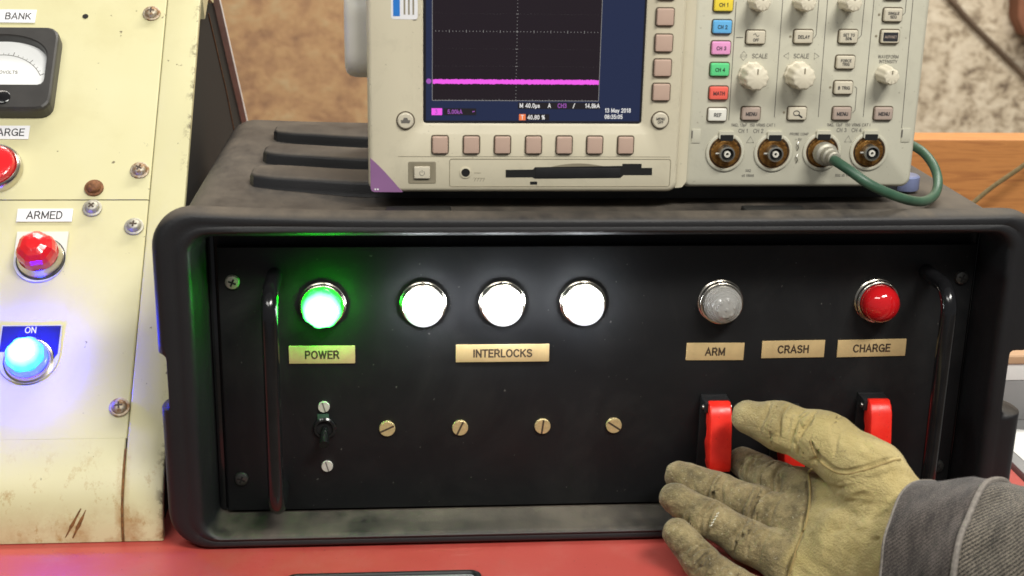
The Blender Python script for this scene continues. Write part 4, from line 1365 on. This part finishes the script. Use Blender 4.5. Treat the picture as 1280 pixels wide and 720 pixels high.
flange(lip[::-1] + [slope(v) for v in (6, 190, 372)], 5.0, QX - 2.4, QX - 0.4, 'side_flange', 'cream')
flange([(300, 234), (338, 227), (374, 201), (543, 66), (602, -20)], 4.6, QX - 4.5, QX + 1.5, 'rear_edge', 'white_paint')
flange([slope(372), (300, 233.5), (336, 226)], 22, QX - 3, QX + 0.5, 'top_flange', 'cream')
flange([(330, 196), (420, 120), (500, 40)], 0.8, QX - 3.9, QX - 3.2, 'inner_crease', 'seam_rust')


def cpart(name, me, mat, u, v, h=0.0, parent=con):
    """a part facing out of the slope"""
    p = on(u, v, h)
    if isinstance(me, B):
        me = me.mesh()
    if len(me.materials) == 0:
        me.materials.append(M[mat])
    o = bpy.data.objects.new(name, me)
    C.objects.link(o)
    WL[o.name] = p
    o.parent = parent
    if parent is con:
        o.location = (p - WL[con.name]) * S
        o.rotation_euler = (SL, 0, 0)
    else:
        d = p - WL[parent.name]
        o.location = (Matrix.Rotation(-SL, 3, 'X') @ d) * S
    return o


# screws with washers: two of them rusty
CS = B().lathe([(6.6, 0), (6.6, -1.2), (5.9, -1.6), (5.0, -1.6), (4.9, -2.6), (4.2, -4.0), (2.6, -4.8), (0.01, -5.0)], 24).mesh(True, 45)
for u, v, m_ in ((-35.2, 349.2, 'half_rust'), (-32.9, 209.3, 'half_rust'), (-63.2, 194.6, 'rust'), (-62.8, 178.2, 'dull_steel'), (-33.0, 163.3, 'dull_steel'), (-31.1, 28.1, 'half_rust'), (-210, 28, 'dull_steel'), (-210, 349, 'dull_steel')):
    me = CS.copy()
    me.materials.clear()
    s_ = cpart('panel_screw', me, m_, u, v, 0.5)
    cpart('drive_recess', drive_mesh(4.4, 4.98, 'cross', random.uniform(0, 1.5)), 'rust' if m_ == 'rust' else 'label_ink', u, v, 0.5, s_)
cpart('drilled_hole', B().lathe([(2.2, 0), (2.2, -0.15), (0.01, -0.15)], 14).mesh(False), 'black_hole', -84.1, 346.3, 0.5)
# rust scratches on the lip
for (x0, z0, y0), (x1, z1, y1) in (((-340.5, -94, -24.6), (-330.5, -76, -20.6)), ((-336.0, -94.5, -24.7), (-327.5, -77, -21.0))):
    v = []
    for i in range(8):
        q = i / 7
        wd = 0.9 * (0.4 + math.sin(math.pi * q)) * random.uniform(0.6, 1.2)
        zz = z0 + (z1 - z0) * q
        # the surface of the lip at this height
        for (ya_, za_), (yb_, zb_) in zip(lip, lip[1:]):
            if zb_ <= zz <= za_:
                yy = ya_ + (yb_ - ya_) * (zz - za_) / (zb_ - za_)
        xx = x0 + (x1 - x0) * q
        v += [(xx - wd, yy - 0.25, zz + 0.1), (xx + wd, yy - 0.25, zz + 0.1)]
    obj('rust_scratch', B().add(v, [(2 * i, 2 * i + 1, 2 * i + 3, 2 * i + 2) for i in range(7)]).mesh(False), 'seam_rust', con)
# panel meter
MU, MV = -138.0, 290.5
rr = []
mrect = (-40, 40, -36.8, 36.8)
win = []


def arch(x, z0, z1, rise, n=20, r=4):
    """window outline: flat bottom, arched top; 28 points"""
    pts = []
    for i in range(n + 1):
        a = R(180.0 * i / n)
        pts.append((x * math.cos(a), z1 + rise * math.sin(a) ** 0.8))
    pts += [(-x, z0 + r), (-x + r * 0.3, z0 + r * 0.3), (-x + r, z0), (x - r, z0), (x - r * 0.3, z0 + r * 0.3), (x, z0 + r)]
    return pts


def resample(poly, n, start_ang):
    """n points of a closed outline, by angle about the origin"""
    out = []
    m = len(poly)
    for k in range(n):
        a = start_ang + 2 * math.pi * k / n
        d = Vector((math.cos(a), math.sin(a)))
        best = None
        for i in range(m):
            p, q = Vector(poly[i]), Vector(poly[(i + 1) % m])
            e = q - p
            den = d.x * e.y - d.y * e.x
            if abs(den) < 1e-9:
                continue
            t_ = (p.x * e.y - p.y * e.x) / den
            s_ = (p.x * d.y - p.y * d.x) / den
            if t_ > 0 and -1e-6 <= s_ <= 1 + 1e-6 and (best is None or t_ < best):
                best = t_
        out.append((d.x * best, d.y * best))
    return out


def shift(pts, dz):
    return [(x, z + dz) for x, z in pts]


outer = resample(rrect(*mrect, 9, 8), 96, 0)
win = shift(resample(shift(arch(33, -15.0, 6.5, 22), -4), 96, 0), 4)
sm = lambda q, k, c=(0, 6): [(c[0] + (x - c[0]) * k, c[1] + (z - c[1]) * k) for x, z in q]
mt_ = [ring(outer, 0), ring(outer, -9), ring(sm(outer, 0.985, (0, 0)), -11), ring(sm(outer, 0.955, (0, 0)), -12), ring(sm(win, 1.04), -12), ring(sm(win, 1.01), -11), ring(win, -9.5), ring(sm(win, 0.985), -4.5)]
mb = cpart('panel_meter', B().loft(mt_, False, False).mesh(True, 12), 'meter_black', MU, MV, 0.5)
mb['label'] = 'dark square panel meter with arched white dial'
cpart('dial', B().add(ring(sm(win, 1.0), -4.4), [tuple(range(96))]).mesh(False), 'meter_face', MU, MV, 0.5, mb)
b = B()
b.tube([(31 * math.cos(R(a)), -4.5, -15 + 31 * math.sin(R(a))) for a in range(24, 157, 4)], 0.24, 6)
for i in range(0, 21):
    a = R(25 + 130 * i / 20)
    k = 1.1 if i % 4 == 0 else 1.06
    p0 = (31 * math.cos(a), -4.5, -15 + 31 * math.sin(a))
    b.tube([p0, (p0[0] * k, -4.5, -15 + 31 * math.sin(a) * k)], 0.22 if i % 4 == 0 else 0.14, 5)
cpart('scale', b, 'ink_grey', MU, MV, 0.5, mb)
tm = text_mesh('KILOVOLTS', 2.6, 0.01)
tm.materials.append(M['ink_grey'])
cpart('lettering', tm, 'ink_grey', MU + 3, MV + 0.5, 5.1, mb)
cpart('needle', B().tube([(0, -5.4, -14), (-19, -5.4, 14)], 0.3, 6), 'ink', MU, MV, 0.5, mb)
sc_ = cpart('zero_screw', B().lathe([(6.0, -10), (6.0, -12.6), (5, -13.2), (0.01, -13.3)], 24), 'black_gloss', MU + 6, MV - 27.0, 0.5, mb)
# name tapes
for s_, u0, u1, v0, v1, al in (('BANK', -165, -120.3, 339.4, 351.6, 'RIGHT'), ('CHARGE', -160, -113.0, 235.5, 247.0, 'RIGHT'), ('ARMED', -113.4, -75.8, 167.4, 177.8, 'CENTER')):
    hw = (u1 - u0) / 2
    lb = cpart('name_tape', B().box(-hw, hw, -0.5, 0, -(v1 - v0) / 2, (v1 - v0) / 2, 0.1), 'white_label', (u0 + u1) / 2, (v0 + v1) / 2, 0.6)
    lb['label'] = 'white tape label ending in ' + s_ if al == 'RIGHT' else 'white tape label reading ' + s_
    tm = text_mesh(s_, 5.6, 0.008, al)
    tm.materials.append(M['ink'])
    cpart('lettering', tm, 'ink', (u1 - 3.5) if al == 'RIGHT' else (u0 + u1) / 2, (v0 + v1) / 2, 1.2, lb)
# red push button
pb = cpart('push_button', B().lathe([(19, 0), (19, -4), (18, -6.5), (16.6, -7.5), (15.6, -7), (15.6, -2)], 40, cap=False).mesh(True, 50), 'chrome', -132.5, 209.5, 0.5)
pb['label'] = 'red push button in metal ring below the CHARGE tape'
cpart('cap', B().lathe([(15.2, -2), (15.2, -9), (14.2, -11), (12, -12), (0.01, -12.6)], 36).mesh(), 'dome_red', -132.5, 209.5, 0.5, pb)


def dplate(w_, z0, z1):
    """square-topped plate with a round lower end"""
    pts = [(w_, z1), (-w_, z1)]
    for i in range(17):
        a = R(180 + 180 * i / 16)
        pts.append((w_ * math.cos(a), z0 + w_ + (w_) * math.sin(a)))
    return pts


# armed lamp
lp = cpart('armed_lamp', B().prism(dplate(17.2, -19.5, 19.4), -1.6, 0), 'plate_white', -94.0, 139.5, 0.5)
lp['label'] = 'red domed lamp below the ARMED tape'
cpart('bezel', B().lathe([(15.6, -1.6), (15.6, -3.0), (14.8, -3.6), (14.4, -8), (13.6, -9.5), (12.4, -9)], 40, cap=False).mesh(True, 50), 'chrome', -93.0, 137.5, 0.5, lp)
cpart('gasket', B().lathe([(16.4, -1.6), (16.4, -2.4), (15.4, -2.5)], 40, cap=False), 'black_satin', -93.0, 137.5, 0.5, lp)
cpart('dome', B().lathe([(13.2, -8), (13.4, -12), (13.0, -15.5), (11.6, -19), (8.6, -22), (4.5, -23.6), (0.01, -24)], 40, wob=facet).mesh(True, 12), 'dome_red', -93.0, 137.5, 0.5, lp)
# lit blue lamp with blue legend plate
lp = cpart('on_lamp', B().prism(dplate(19.6, -20.5, 21.4), -1.6, 0), 'plate_metal', -93.0, 66.0, 0.5)
lp['label'] = 'glowing blue lamp with blue ON legend plate'
blue_poly = [(18.8, 20.6), (-18.8, 20.6), (-18.8, 2.0), (-14, 2.0), (14, 2.0), (16.4, -4.0), (18.8, 0.5)]
cpart('legend', B().prism(blue_poly, -1.9, -1.5).mesh(False), 'plate_blue', -93.0, 66.0, 0.5, lp)
tm = text_mesh('ON', 4.2, 0.006)
tm.materials.append(M['white_paint'])
cpart('lettering', tm, 'white_paint', -93.4, 83.6, 2.6, lp)
cpart('bezel', B().lathe([(16.0, -1.6), (16.0, -2.8), (14.9, -3.4), (14.6, -5.6), (13.9, -6.6), (13.2, -6)], 40, cap=False).mesh(True, 50), 'chrome', -92.2, 61.0, 0.5, lp)
cpart('halo_ring', B().lathe([(13.2, -5), (13.3, -11.0), (12.6, -11.8), (11.0, -11.8)], 48, cap=False, wob=facet).mesh(True, 20), 'lens_blue_rim', -92.2, 61.0, 0.5, lp)  # added blue emitter round the lens, spreads the glow over the plate
cpart('lens', B().lathe([(12.4, -5), (12.4, -11.6), (11.2, -15.5), (8.2, -19.2), (4.3, -20.6), (0.01, -21)], 48, wob=facet).mesh(True, 20), 'lens_blue', -92.2, 61.0, 0.5, lp)

# ------------------------------------------------------------------ things behind the case at the right
rt_ = thing('wooden_board', (560, 460, -950), 'orange pine board standing on edge behind the black case', 'board')
obj('plank', B().box(190, 980, 450, 488, -950, 66.2, 2.0, 2), 'wood', rt_)
cd = thing('thin_cord', (430, 400, 20), 'thin olive cord slanting in front of the pine board', 'cord')
obj('strand', B().tube(catmull([(395, 392, 2), (427, 400, 27.7), (459, 402, 51), (500, 404, 84), (560, 404, 140)], 8), 2.2, 10), 'cord', cd)
rt_ = thing('storage_box', (450, 250, -97), 'grey and white metal box with tan lid right of the black case', 'box')
obj('grey_side', B().box(330, 560, 150, 262, -100, -66, 2), 'grey_box', rt_)
obj('white_band', B().box(330.5, 560.5, 150.5, 262, -65.9, -52, 1), 'white_box', rt_)
obj('lid', B().box(328, 562, 148, 263, -51.9, -44, 3, 3), 'tan_lid', rt_)
rt_ = thing('paper_sheet', (340, 90, -97), 'white paper sheet lying askew on the grey side table', 'paper')
obj('sheet', B().add([(332, 60, 0.3), (385, -10, 0.3), (388, 120, 0.5), (352, 132, 0.4), (330, 110, 0.3)], [(0, 1, 2, 3, 4)]).mesh(False), 'white_box', rt_, (0, 0, -99.9))

# ------------------------------------------------------------------ gloved hand
per = thing('person', (150, -150, -60), 'hand in tan leather glove and black denim sleeve reaching for the red covers', 'person')
H_ = 0.95
g0 = np.array([20.0, -185.0, -150.0])
g1 = np.array([215.0, 2.0, 22.0])
dim = np.ceil((g1 - g0) / H_).astype(int)
ax = [g0[i] + H_ * np.arange(dim[i]) for i in range(3)]
GX, GY, GZ = np.meshgrid(*[a.astype(np.float32) for a in ax], indexing='ij', sparse=True)


def cone(a, b_, ra, rb, g=None):
    """distance to a tapered capsule"""
    X, Y, Z = g or (GX, GY, GZ)
    ax_, ay_, az_ = a
    d = (b_[0] - a[0], b_[1] - a[1], b_[2] - a[2])
    L2 = d[0] ** 2 + d[1] ** 2 + d[2] ** 2
    t_ = ((X - ax_) * d[0] + (Y - ay_) * d[1] + (Z - az_) * d[2]) / L2
    t_ = np.clip(t_, 0, 1)
    q = np.sqrt((X - ax_ - t_ * d[0]) ** 2 + (Y - ay_ - t_ * d[1]) ** 2 + (Z - az_ - t_ * d[2]) ** 2)
    return q - (ra + (rb - ra) * t_)


def smin(a, b_, k):
    h = np.clip(0.5 + 0.5 * (b_ - a) / k, 0, 1)
    return b_ + (a - b_) * h - k * h * (1 - h)


def chain(pts, rad, k=4):
    d = None
    for i in range(len(pts) - 1):
        c_ = cone(pts[i], pts[i + 1], rad[i], rad[i + 1])
        d = c_ if d is None else smin(d, c_, k)
    return d


TH = [(85, -48, -8.0), (103, -57, -10.5), (124, -76, -12.0), (146, -100, -24.0), (160, -122, -42)]
IX = [(94, -13, -55), (99, -32, -54), (107, -48, -53), (120, -62, -53)]
MI = [(48, -31, -56), (71, -45, -60), (93, -60, -64), (114, -78, -66)]
RI = [(41.0, -52.5, -60.5), (60.8, -67.5, -67.5), (80, -80.5, -75.5), (102.5, -94, -82)]
PI_ = [(39, -74, -73), (51.4, -88, -85), (68, -100, -96), (91, -111, -104.5)]
TR, IR, MR, RR, PR = [10.4, 13.6, 16.5, 21, 22], [10.0, 11.6, 12.4, 13.5], [9.6, 11.2, 12.2, 14], [9.8, 11.4, 12.4, 14], [9.2, 10.8, 11.8, 13.5]
thumb = chain(TH, TR, 7)
fing = [chain(IX, IR, 4), chain(MI, MR, 4), chain(RI, RR, 4), chain(PI_, PR, 4)]
wr = (164, -143, -62)
palm = None
for p, (wx, wy, wz), r0, r1 in ((IX[3], (158, -128, -54), 14.5, 22), (MI[3], (156, -130, -62), 15, 23), (RI[3], (152, -132, -72), 14.5, 22), (PI_[3], (150, -134, -86), 14, 21)):
    c_ = cone(p, (wx, wy, wz), r0, r1)
    palm = c_ if palm is None else smin(palm, c_, 9)
heel = cone((132, -112, -62), (152, -132, -66), 20, 24)
palm = smin(palm, heel, 10)
wrist = cone((154, -128, -62), (200, -164, -54), 30, 33)
palm = smin(palm, wrist, 10)
F = smin(palm, thumb, 6)
fa = fing[0]
for q in fing[1:]:
    fa = smin(fa, q, 0.5)
F = smin(F, fa, 5)


def samp(G, p):
    i = (np.asarray(p) - g0) / H_
    j = np.clip(np.floor(i).astype(int), 0, dim - 2)
    f = i - j
    r_ = 0.0
    for a in (0, 1):
        for b_ in (0, 1):
            for c_ in (0, 1):
                wgt = (f[0] if a else 1 - f[0]) * (f[1] if b_ else 1 - f[1]) * (f[2] if c_ else 1 - f[2])
                r_ += wgt * G[j[0] + a, j[1] + b_, j[2] + c_]
    return r_


VIEW = np.array([-0.22, -0.87, 0.44])                       # direction the palm faces


def snap(p, out=0.0, dirv=VIEW):
    """moves a point along the palm's facing direction onto the glove"""
    p = np.asarray(p, float)
    t_ = 45.0
    while t_ > -60:
        d = samp(F, p + dirv * t_)
        if d <= out:
            break
        t_ -= max(0.25, min(3.0, abs(d - out) * 0.6))
    return p + dirv * t_


def cut_path(P, rad, k):
    """smoothly subtracts a tube with its own radius at each point"""
    P = [np.array(q, float) for q in P]
    lo = np.min(P, axis=0) - max(rad) - 4
    hi = np.max(P, axis=0) + max(rad) + 4
    i0 = np.clip(((lo - g0) / H_).astype(int), 0, dim - 1)
    i1 = np.clip(((hi - g0) / H_).astype(int) + 1, 1, dim)
    sl = tuple(slice(a, b_) for a, b_ in zip(i0, i1))
    g = (GX[sl[0]], GY[:, sl[1]], GZ[:, :, sl[2]])
    d = None
    for a, b_, ra, rb in zip(P, P[1:], rad, rad[1:]):
        if np.linalg.norm(b_ - a) < 1e-3:
            continue
        c_ = cone(tuple(a), tuple(b_), ra, rb, g)
        d = c_ if d is None else np.minimum(d, c_)
    Fs = F[sl]
    nd = -d
    h = np.clip(0.5 - 0.5 * (Fs - nd) / k, 0, 1)
    F[sl] = Fs + (nd - Fs) * h + k * h * (1 - h)


def carve(pts, r_, depth, k=1.6, dirv=VIEW):
    P = [snap(p, r_ - depth, dirv) for p in pts]
    P = catmull([tuple(q) for q in P], 4)
    n = len(P)
    cut_path(P, [max(0.25, r_ * min(1.0, 4 * min(i, n - 1 - i) / n + 0.15)) for i in range(n)], k)


def crease(pts, rads, t_, depth, r_=1.3, tilt=0.0, span=70, off=0.0):
    """a fold across the palm side of a finger at the place t_ (segment index + fraction)"""
    i = min(int(t_), len(pts) - 2)
    f = t_ - i
    a, b_ = np.array(pts[i], float), np.array(pts[i + 1], float)
    c_ = a + (b_ - a) * f
    rr_ = rads[i] + (rads[i + 1] - rads[i]) * f
    d = (b_ - a) / np.linalg.norm(b_ - a)
    n1 = VIEW - d * (VIEW @ d)
    n1 /= np.linalg.norm(n1)
    n2 = np.cross(d, n1)
    P, W_ = [], []
    for k in range(13):
        q = -1 + 2 * k / 12
        ph = R(span * q + off)
        fall = math.cos(q * math.pi / 2) ** 0.7
        P.append(c_ + (n1 * math.cos(ph) + n2 * math.sin(ph)) * (rr_ + r_ * 0.9 - depth * fall - 0.2 * fall) + d * (tilt * q + 0.9 * math.sin(3.1 * q + t_ * 5)))
        W_.append(max(0.2, r_ * (0.25 + 0.75 * fall)))
    cut_path(P, W_, 1.3)


seamA = [(111.7, -90, -4), (114.3, -95, -11), (120.6, -100, -17.4), (130, -102, -20.8), (143.3, -104, -16.5), (154, -104, -12.6), (161, -104, -11.0)]
seamB = [(113.3, -90, -24.0), (112.9, -95, -39.5), (109.4, -100, -55.3), (102.0, -108, -69.4), (97, -113, -85), (92, -118, -100)]
crease(TH, TR, 2.12, 5.0, 2.4, 5.0, 70, -12)                       # deep fold at the thumb's root
carve(seamA, 1.5, 1.7, 1.0)
carve(seamB, 1.7, 2.0, 1.0)
carve([(117.5, -98, -30.3), (128.6, -102, -32.2), (143.8, -105, -24.8), (156, -105, -19.9)], 1.6, 0.7, 2.5)
# creases across the fingers
random.seed(11)
for pts, rads, marks in ((MI, MR, ((0.85, 1.2), (1.0, 1.9), (1.16, 1.1), (1.75, 1.3), (1.95, 2.2), (2.1, 1.4), (2.5, 1.2), (0.4, 0.7))),
                         (RI, RR, ((0.9, 1.1), (1.05, 1.9), (1.8, 1.3), (1.98, 2.3), (2.15, 1.5), (2.45, 1.2), (0.45, 0.7))),
                         (PI_, PR, ((0.6, 0.9), (0.85, 1.5), (1.05, 1.9), (1.25, 1.4), (1.5, 1.3), (1.75, 1.6), (2.0, 2.0), (2.2, 1.4), (2.5, 1.2))),
                         (IX, IR, ((0.95, 1.2), (1.15, 1.2), (1.9, 1.9), (2.2, 1.5), (2.5, 1.2))),
                         (TH, TR, ((0.55, 0.7), (0.85, 1.1), (1.0, 1.5), (1.18, 1.0), (1.5, 1.2), (1.75, 1.0)))):
    for m_, dp_ in marks:
        crease(pts, rads, m_, dp_, random.uniform(0.9, 1.5), random.uniform(-2.2, 2.2), random.uniform(50, 78), random.uniform(-18, 18))


# finer random creases
for pts, rads, n_ in ((MI, MR, 12), (RI, RR, 12), (PI_, PR, 14), (IX, IR, 8), (TH, TR, 14)):
    for k in range(n_):
        crease(pts, rads, random.uniform(0.3, 2.7 if pts is not TH else 2.6), random.uniform(0.5, 1.0), random.uniform(0.55, 0.85), random.uniform(-5, 5), random.uniform(14, 34), random.uniform(-50, 50))
for k in range(16):                                            # slanting creases on the heel of the hand
    a = np.array([118.0 + random.uniform(0, 26), -105.0, random.uniform(-70, -24)])
    d = np.array([random.uniform(5, 12), 0, random.uniform(-1, 8)])
    carve([a, a + d * 0.5 + np.array([0, 0, random.uniform(-1, 1)]), a + d], random.uniform(0.7, 1.0), random.uniform(0.5, 0.9), 1.2)


def surface_nets(G):
    """dual surface of G = 0 on the grid"""
    s_ = G < 0
    nx, ny, nz = G.shape
    cs = [s_[a:nx - 1 + a, b_:ny - 1 + b_, c_:nz - 1 + c_] for a in (0, 1) for b_ in (0, 1) for c_ in (0, 1)]
    cnt = sum(q.astype(np.int8) for q in cs)
    act = (cnt > 0) & (cnt < 8)
    idx = np.full(act.shape, -1, np.int64)
    ijk = np.argwhere(act)
    idx[act] = np.arange(len(ijk))
    acc = np.zeros((len(ijk), 3))
    num = np.zeros(len(ijk))
    corner = [(a, b_, c_) for a in (0, 1) for b_ in (0, 1) for c_ in (0, 1)]
    for i, p in enumerate(corner):
        for j, q in enumerate(corner):
            if j <= i or sum(abs(u - v_) for u, v_ in zip(p, q)) != 1:
                continue
            a = G[ijk[:, 0] + p[0], ijk[:, 1] + p[1], ijk[:, 2] + p[2]].astype(float)
            b_ = G[ijk[:, 0] + q[0], ijk[:, 1] + q[1], ijk[:, 2] + q[2]].astype(float)
            m_ = (a < 0) != (b_ < 0)
            t_ = np.where(m_, a / np.where(m_, a - b_, 1), 0)
            acc += m_[:, None] * (np.array(p) + t_[:, None] * (np.array(q) - np.array(p)))
            num += m_
    V = g0 + H_ * (ijk + acc / num[:, None])
    quads = []
    for d in range(3):
        o1, o2 = [(1, 2), (0, 2), (0, 1)][d]
        sl0 = [slice(1, -1)] * 3
        a = s_[tuple(slice(0, -1) if i == d else slice(None) for i in range(3))]
        b_ = s_[tuple(slice(1, None) if i == d else slice(None) for i in range(3))]
        e = np.argwhere(a != b_)
        ok = (e[:, o1] > 0) & (e[:, o2] > 0) & (e[:, o1] < G.shape[o1] - 1) & (e[:, o2] < G.shape[o2] - 1)
        e = e[ok]

        def c_(u, v_):
            k = e.copy()
            k[:, o1] -= u
            k[:, o2] -= v_
            return idx[k[:, 0], k[:, 1], k[:, 2]]
        quads.append(np.stack([c_(0, 0), c_(1, 0), c_(1, 1), c_(0, 1)], 1))
    return V, np.concatenate(quads)


V, Qd = surface_nets(F)
# leather is never even: shallow folds and puckers
nv = len(V)
disp_ = np.empty(nv)
for i in range(nv):
    p = Vector(V[i])
    s1 = mnoise.fractal(p * 0.055, 1.0, 2.0, 3) * 0.8
    s2 = mnoise.noise(Vector((p.x * 0.20 + p.y * 0.12, p.y * 0.10, p.z * 0.13 + 4))) * 0.55
    disp_[i] = s1 + s2
me = bpy.data.meshes.new('glove')
me.from_pydata((V * S).tolist(), [], Qd.tolist())
bm = bmesh.new()
bm.from_mesh(me)
bmesh.ops.recalc_face_normals(bm, faces=bm.faces)
bmesh.ops.smooth_vert(bm, verts=bm.verts, factor=0.3, use_axis_x=True, use_axis_y=True, use_axis_z=True)
bm.normal_update()
bm.verts.ensure_lookup_table()
for i, q in enumerate(bm.verts):
    q.co += q.normal * float(disp_[i]) * S
for f in bm.faces:
    f.smooth = True
bm.to_mesh(me)
bm.free()


def segd(P, a, b_):
    a, b_ = np.array(a, float), np.array(b_, float)
    d = b_ - a
    t_ = np.clip(((P - a) @ d) / (d @ d), 0, 1)
    return np.linalg.norm(P - a - t_[:, None] * d, axis=1)


def chd(P, pts):
    return np.min([segd(P, a, b_) for a, b_ in zip(pts, pts[1:])], axis=0)


sv = 0.56 * V[:, 0] - 0.83 * V[:, 1] + 0.16 * V[:, 2]
soil = 0.92 / (1 + np.exp((sv - 132.5) / 1.8))                    # soiled fingers and palm patch, clean gauntlet
dth = chd(V, TH) - 4
dfi = np.min([chd(V, c_) for c_ in (IX, MI, RI, PI_)], axis=0)
th_w = 1 / (1 + np.exp((dth - dfi) / 1.5))
tipd = np.linalg.norm(V - np.array([82, -52, -10]), axis=1)
soil = soil * (1 - th_w) + th_w * np.clip(0.62 - tipd / 60.0, 0.0, 0.62)
pk = np.linalg.norm(V - np.array([43, -62, -84]), axis=1)
soil -= 0.5 * np.exp(-(pk / 16) ** 2)
soil -= 0.3 * np.exp(-(np.linalg.norm(V - np.array([44, -46, -66]), axis=1) / 9) ** 2)
soil = np.clip(soil, 0, 1)
at_ = me.attributes.new('soil', 'FLOAT', 'POINT')
soil = np.clip(soil + 0.10, 0, 1)
at_.data.foreach_set('value', soil.astype(np.float32))
glove = obj('glove', me, 'leather', per)


def seam_tube(pts, r_, name, mat, out=0.35, parent=glove):
    P = [snap(p, out) for p in pts]
    P = catmull([tuple(q) for q in P], 10)
    P = [tuple(snap(tuple(q), out)) for q in P]
    return obj(name, B().tube(P, r_, 8), mat, parent)


seam_tube([(p[0] + 1.2, p[1], p[2]) for p in seamB], 0.75, 'seam', 'seam', 0.3)
seam_tube([(p[0], p[1], p[2] - 1.6) for p in seamA], 0.65, 'seam', 'seam', 0.2)
for i in range(5):                                             # the row of loose white stitches
    p = snap((66.5 - 0.9 * i, -62, -66.5 - 2.0 * i), 0.3)
    obj('stitch', B().tube([(p[0] - 0.7, p[1], p[2] - 0.5), (p[0], p[1] - 0.5, p[2]), (p[0] + 0.7, p[1], p[2] + 0.5)], 0.35, 6), 'thread', glove)

# sleeve: a folded cuff, a piping seam and the forearm beyond
AX = Vector((0.69, -0.70, 0.20)).normalized()
C0 = Vector((163.5, -146, -61))
U1 = (Vector((0, 0, 1)) - AX * AX.z).normalized()
U2 = AX.cross(U1)


def sleeve_ring(t_, r_, n=72, wav=1.0):
    out = []
    c_ = C0 + AX * t_
    for i in range(n):
        a = 2 * math.pi * i / n
        rr_ = r_ * (1 + wav * (0.022 * math.sin(3 * a + t_ * 0.05) + 0.016 * math.sin(5 * a - t_ * 0.09) + 0.010 * math.sin(9 * a + t_ * 0.16)) + wav * 0.030 * mnoise.noise(Vector((math.cos(a) * 3, math.sin(a) * 3, t_ * 0.06))))
        out.append(c_ + (U1 * math.cos(a) + U2 * math.sin(a)) * rr_)
    return [tuple(q) for q in out]


def uv_loft(rings_, name, mat, parent, ts):
    n = len(rings_[0])
    v = [q for r_ in rings_ for q in r_]
    f, uvs = [], []
    for j in range(len(rings_) - 1):
        for i in range(n):
            f.append((j * n + i, j * n + (i + 1) % n, (j + 1) * n + (i + 1) % n, (j + 1) * n + i))
            uvs += [(i / n * 3.4, ts[j] / 100), ((i + 1) / n * 3.4, ts[j] / 100), ((i + 1) / n * 3.4, ts[j + 1] / 100), (i / n * 3.4, ts[j + 1] / 100)]
    m_ = bpy.data.meshes.new(name)
    m_.from_pydata([(a * S, b_ * S, c_ * S) for a, b_, c_ in v], [], f)
    u = m_.uv_layers.new(name='UVMap')
    u.data.foreach_set('uv', [x for q in uvs for x in q])
    for p in m_.polygons:
        p.use_smooth = True
    return obj(name, m_, mat, parent)


def R0(t_):
    return 51.0 + 3.0 * (1 - math.exp(-max(0, t_) / 30.0))


cuff_t = [14, 6, 1.0, -0.6, 0.0, 1.6, 4, 9, 15, 21, 28, 34, 38, 41, 43]
cuff_o = [-3.6, -3.4, -2.9, -1.3, 0.2, 0.9, 0.6, 0.2, 0.5, 0.0, 0.4, 0.1, 0.5, 0.3, -1.0]
slv = uv_loft([sleeve_ring(t_, R0(t_) + o_) for t_, o_ in zip(cuff_t, cuff_o)], 'cuff', 'denim_cuff', per, cuff_t)
t2 = [39, 42, 45, 50, 55, 60, 68, 78, 90, 104, 120, 140, 165, 200]
fore = uv_loft([sleeve_ring(t_, R0(t_) - 0.6 + 0.03 * (t_ - 40)) for t_ in t2], 'sleeve', 'denim', per, t2)
obj('piping', B().tube(sleeve_ring(42.6, R0(42.6) + 0.4), 1.7, 8, True), 'piping', slv)
obj('hem_stitching', B().tube(sleeve_ring(1.2, R0(1) + 0.6), 0.8, 8, True), 'piping', slv)
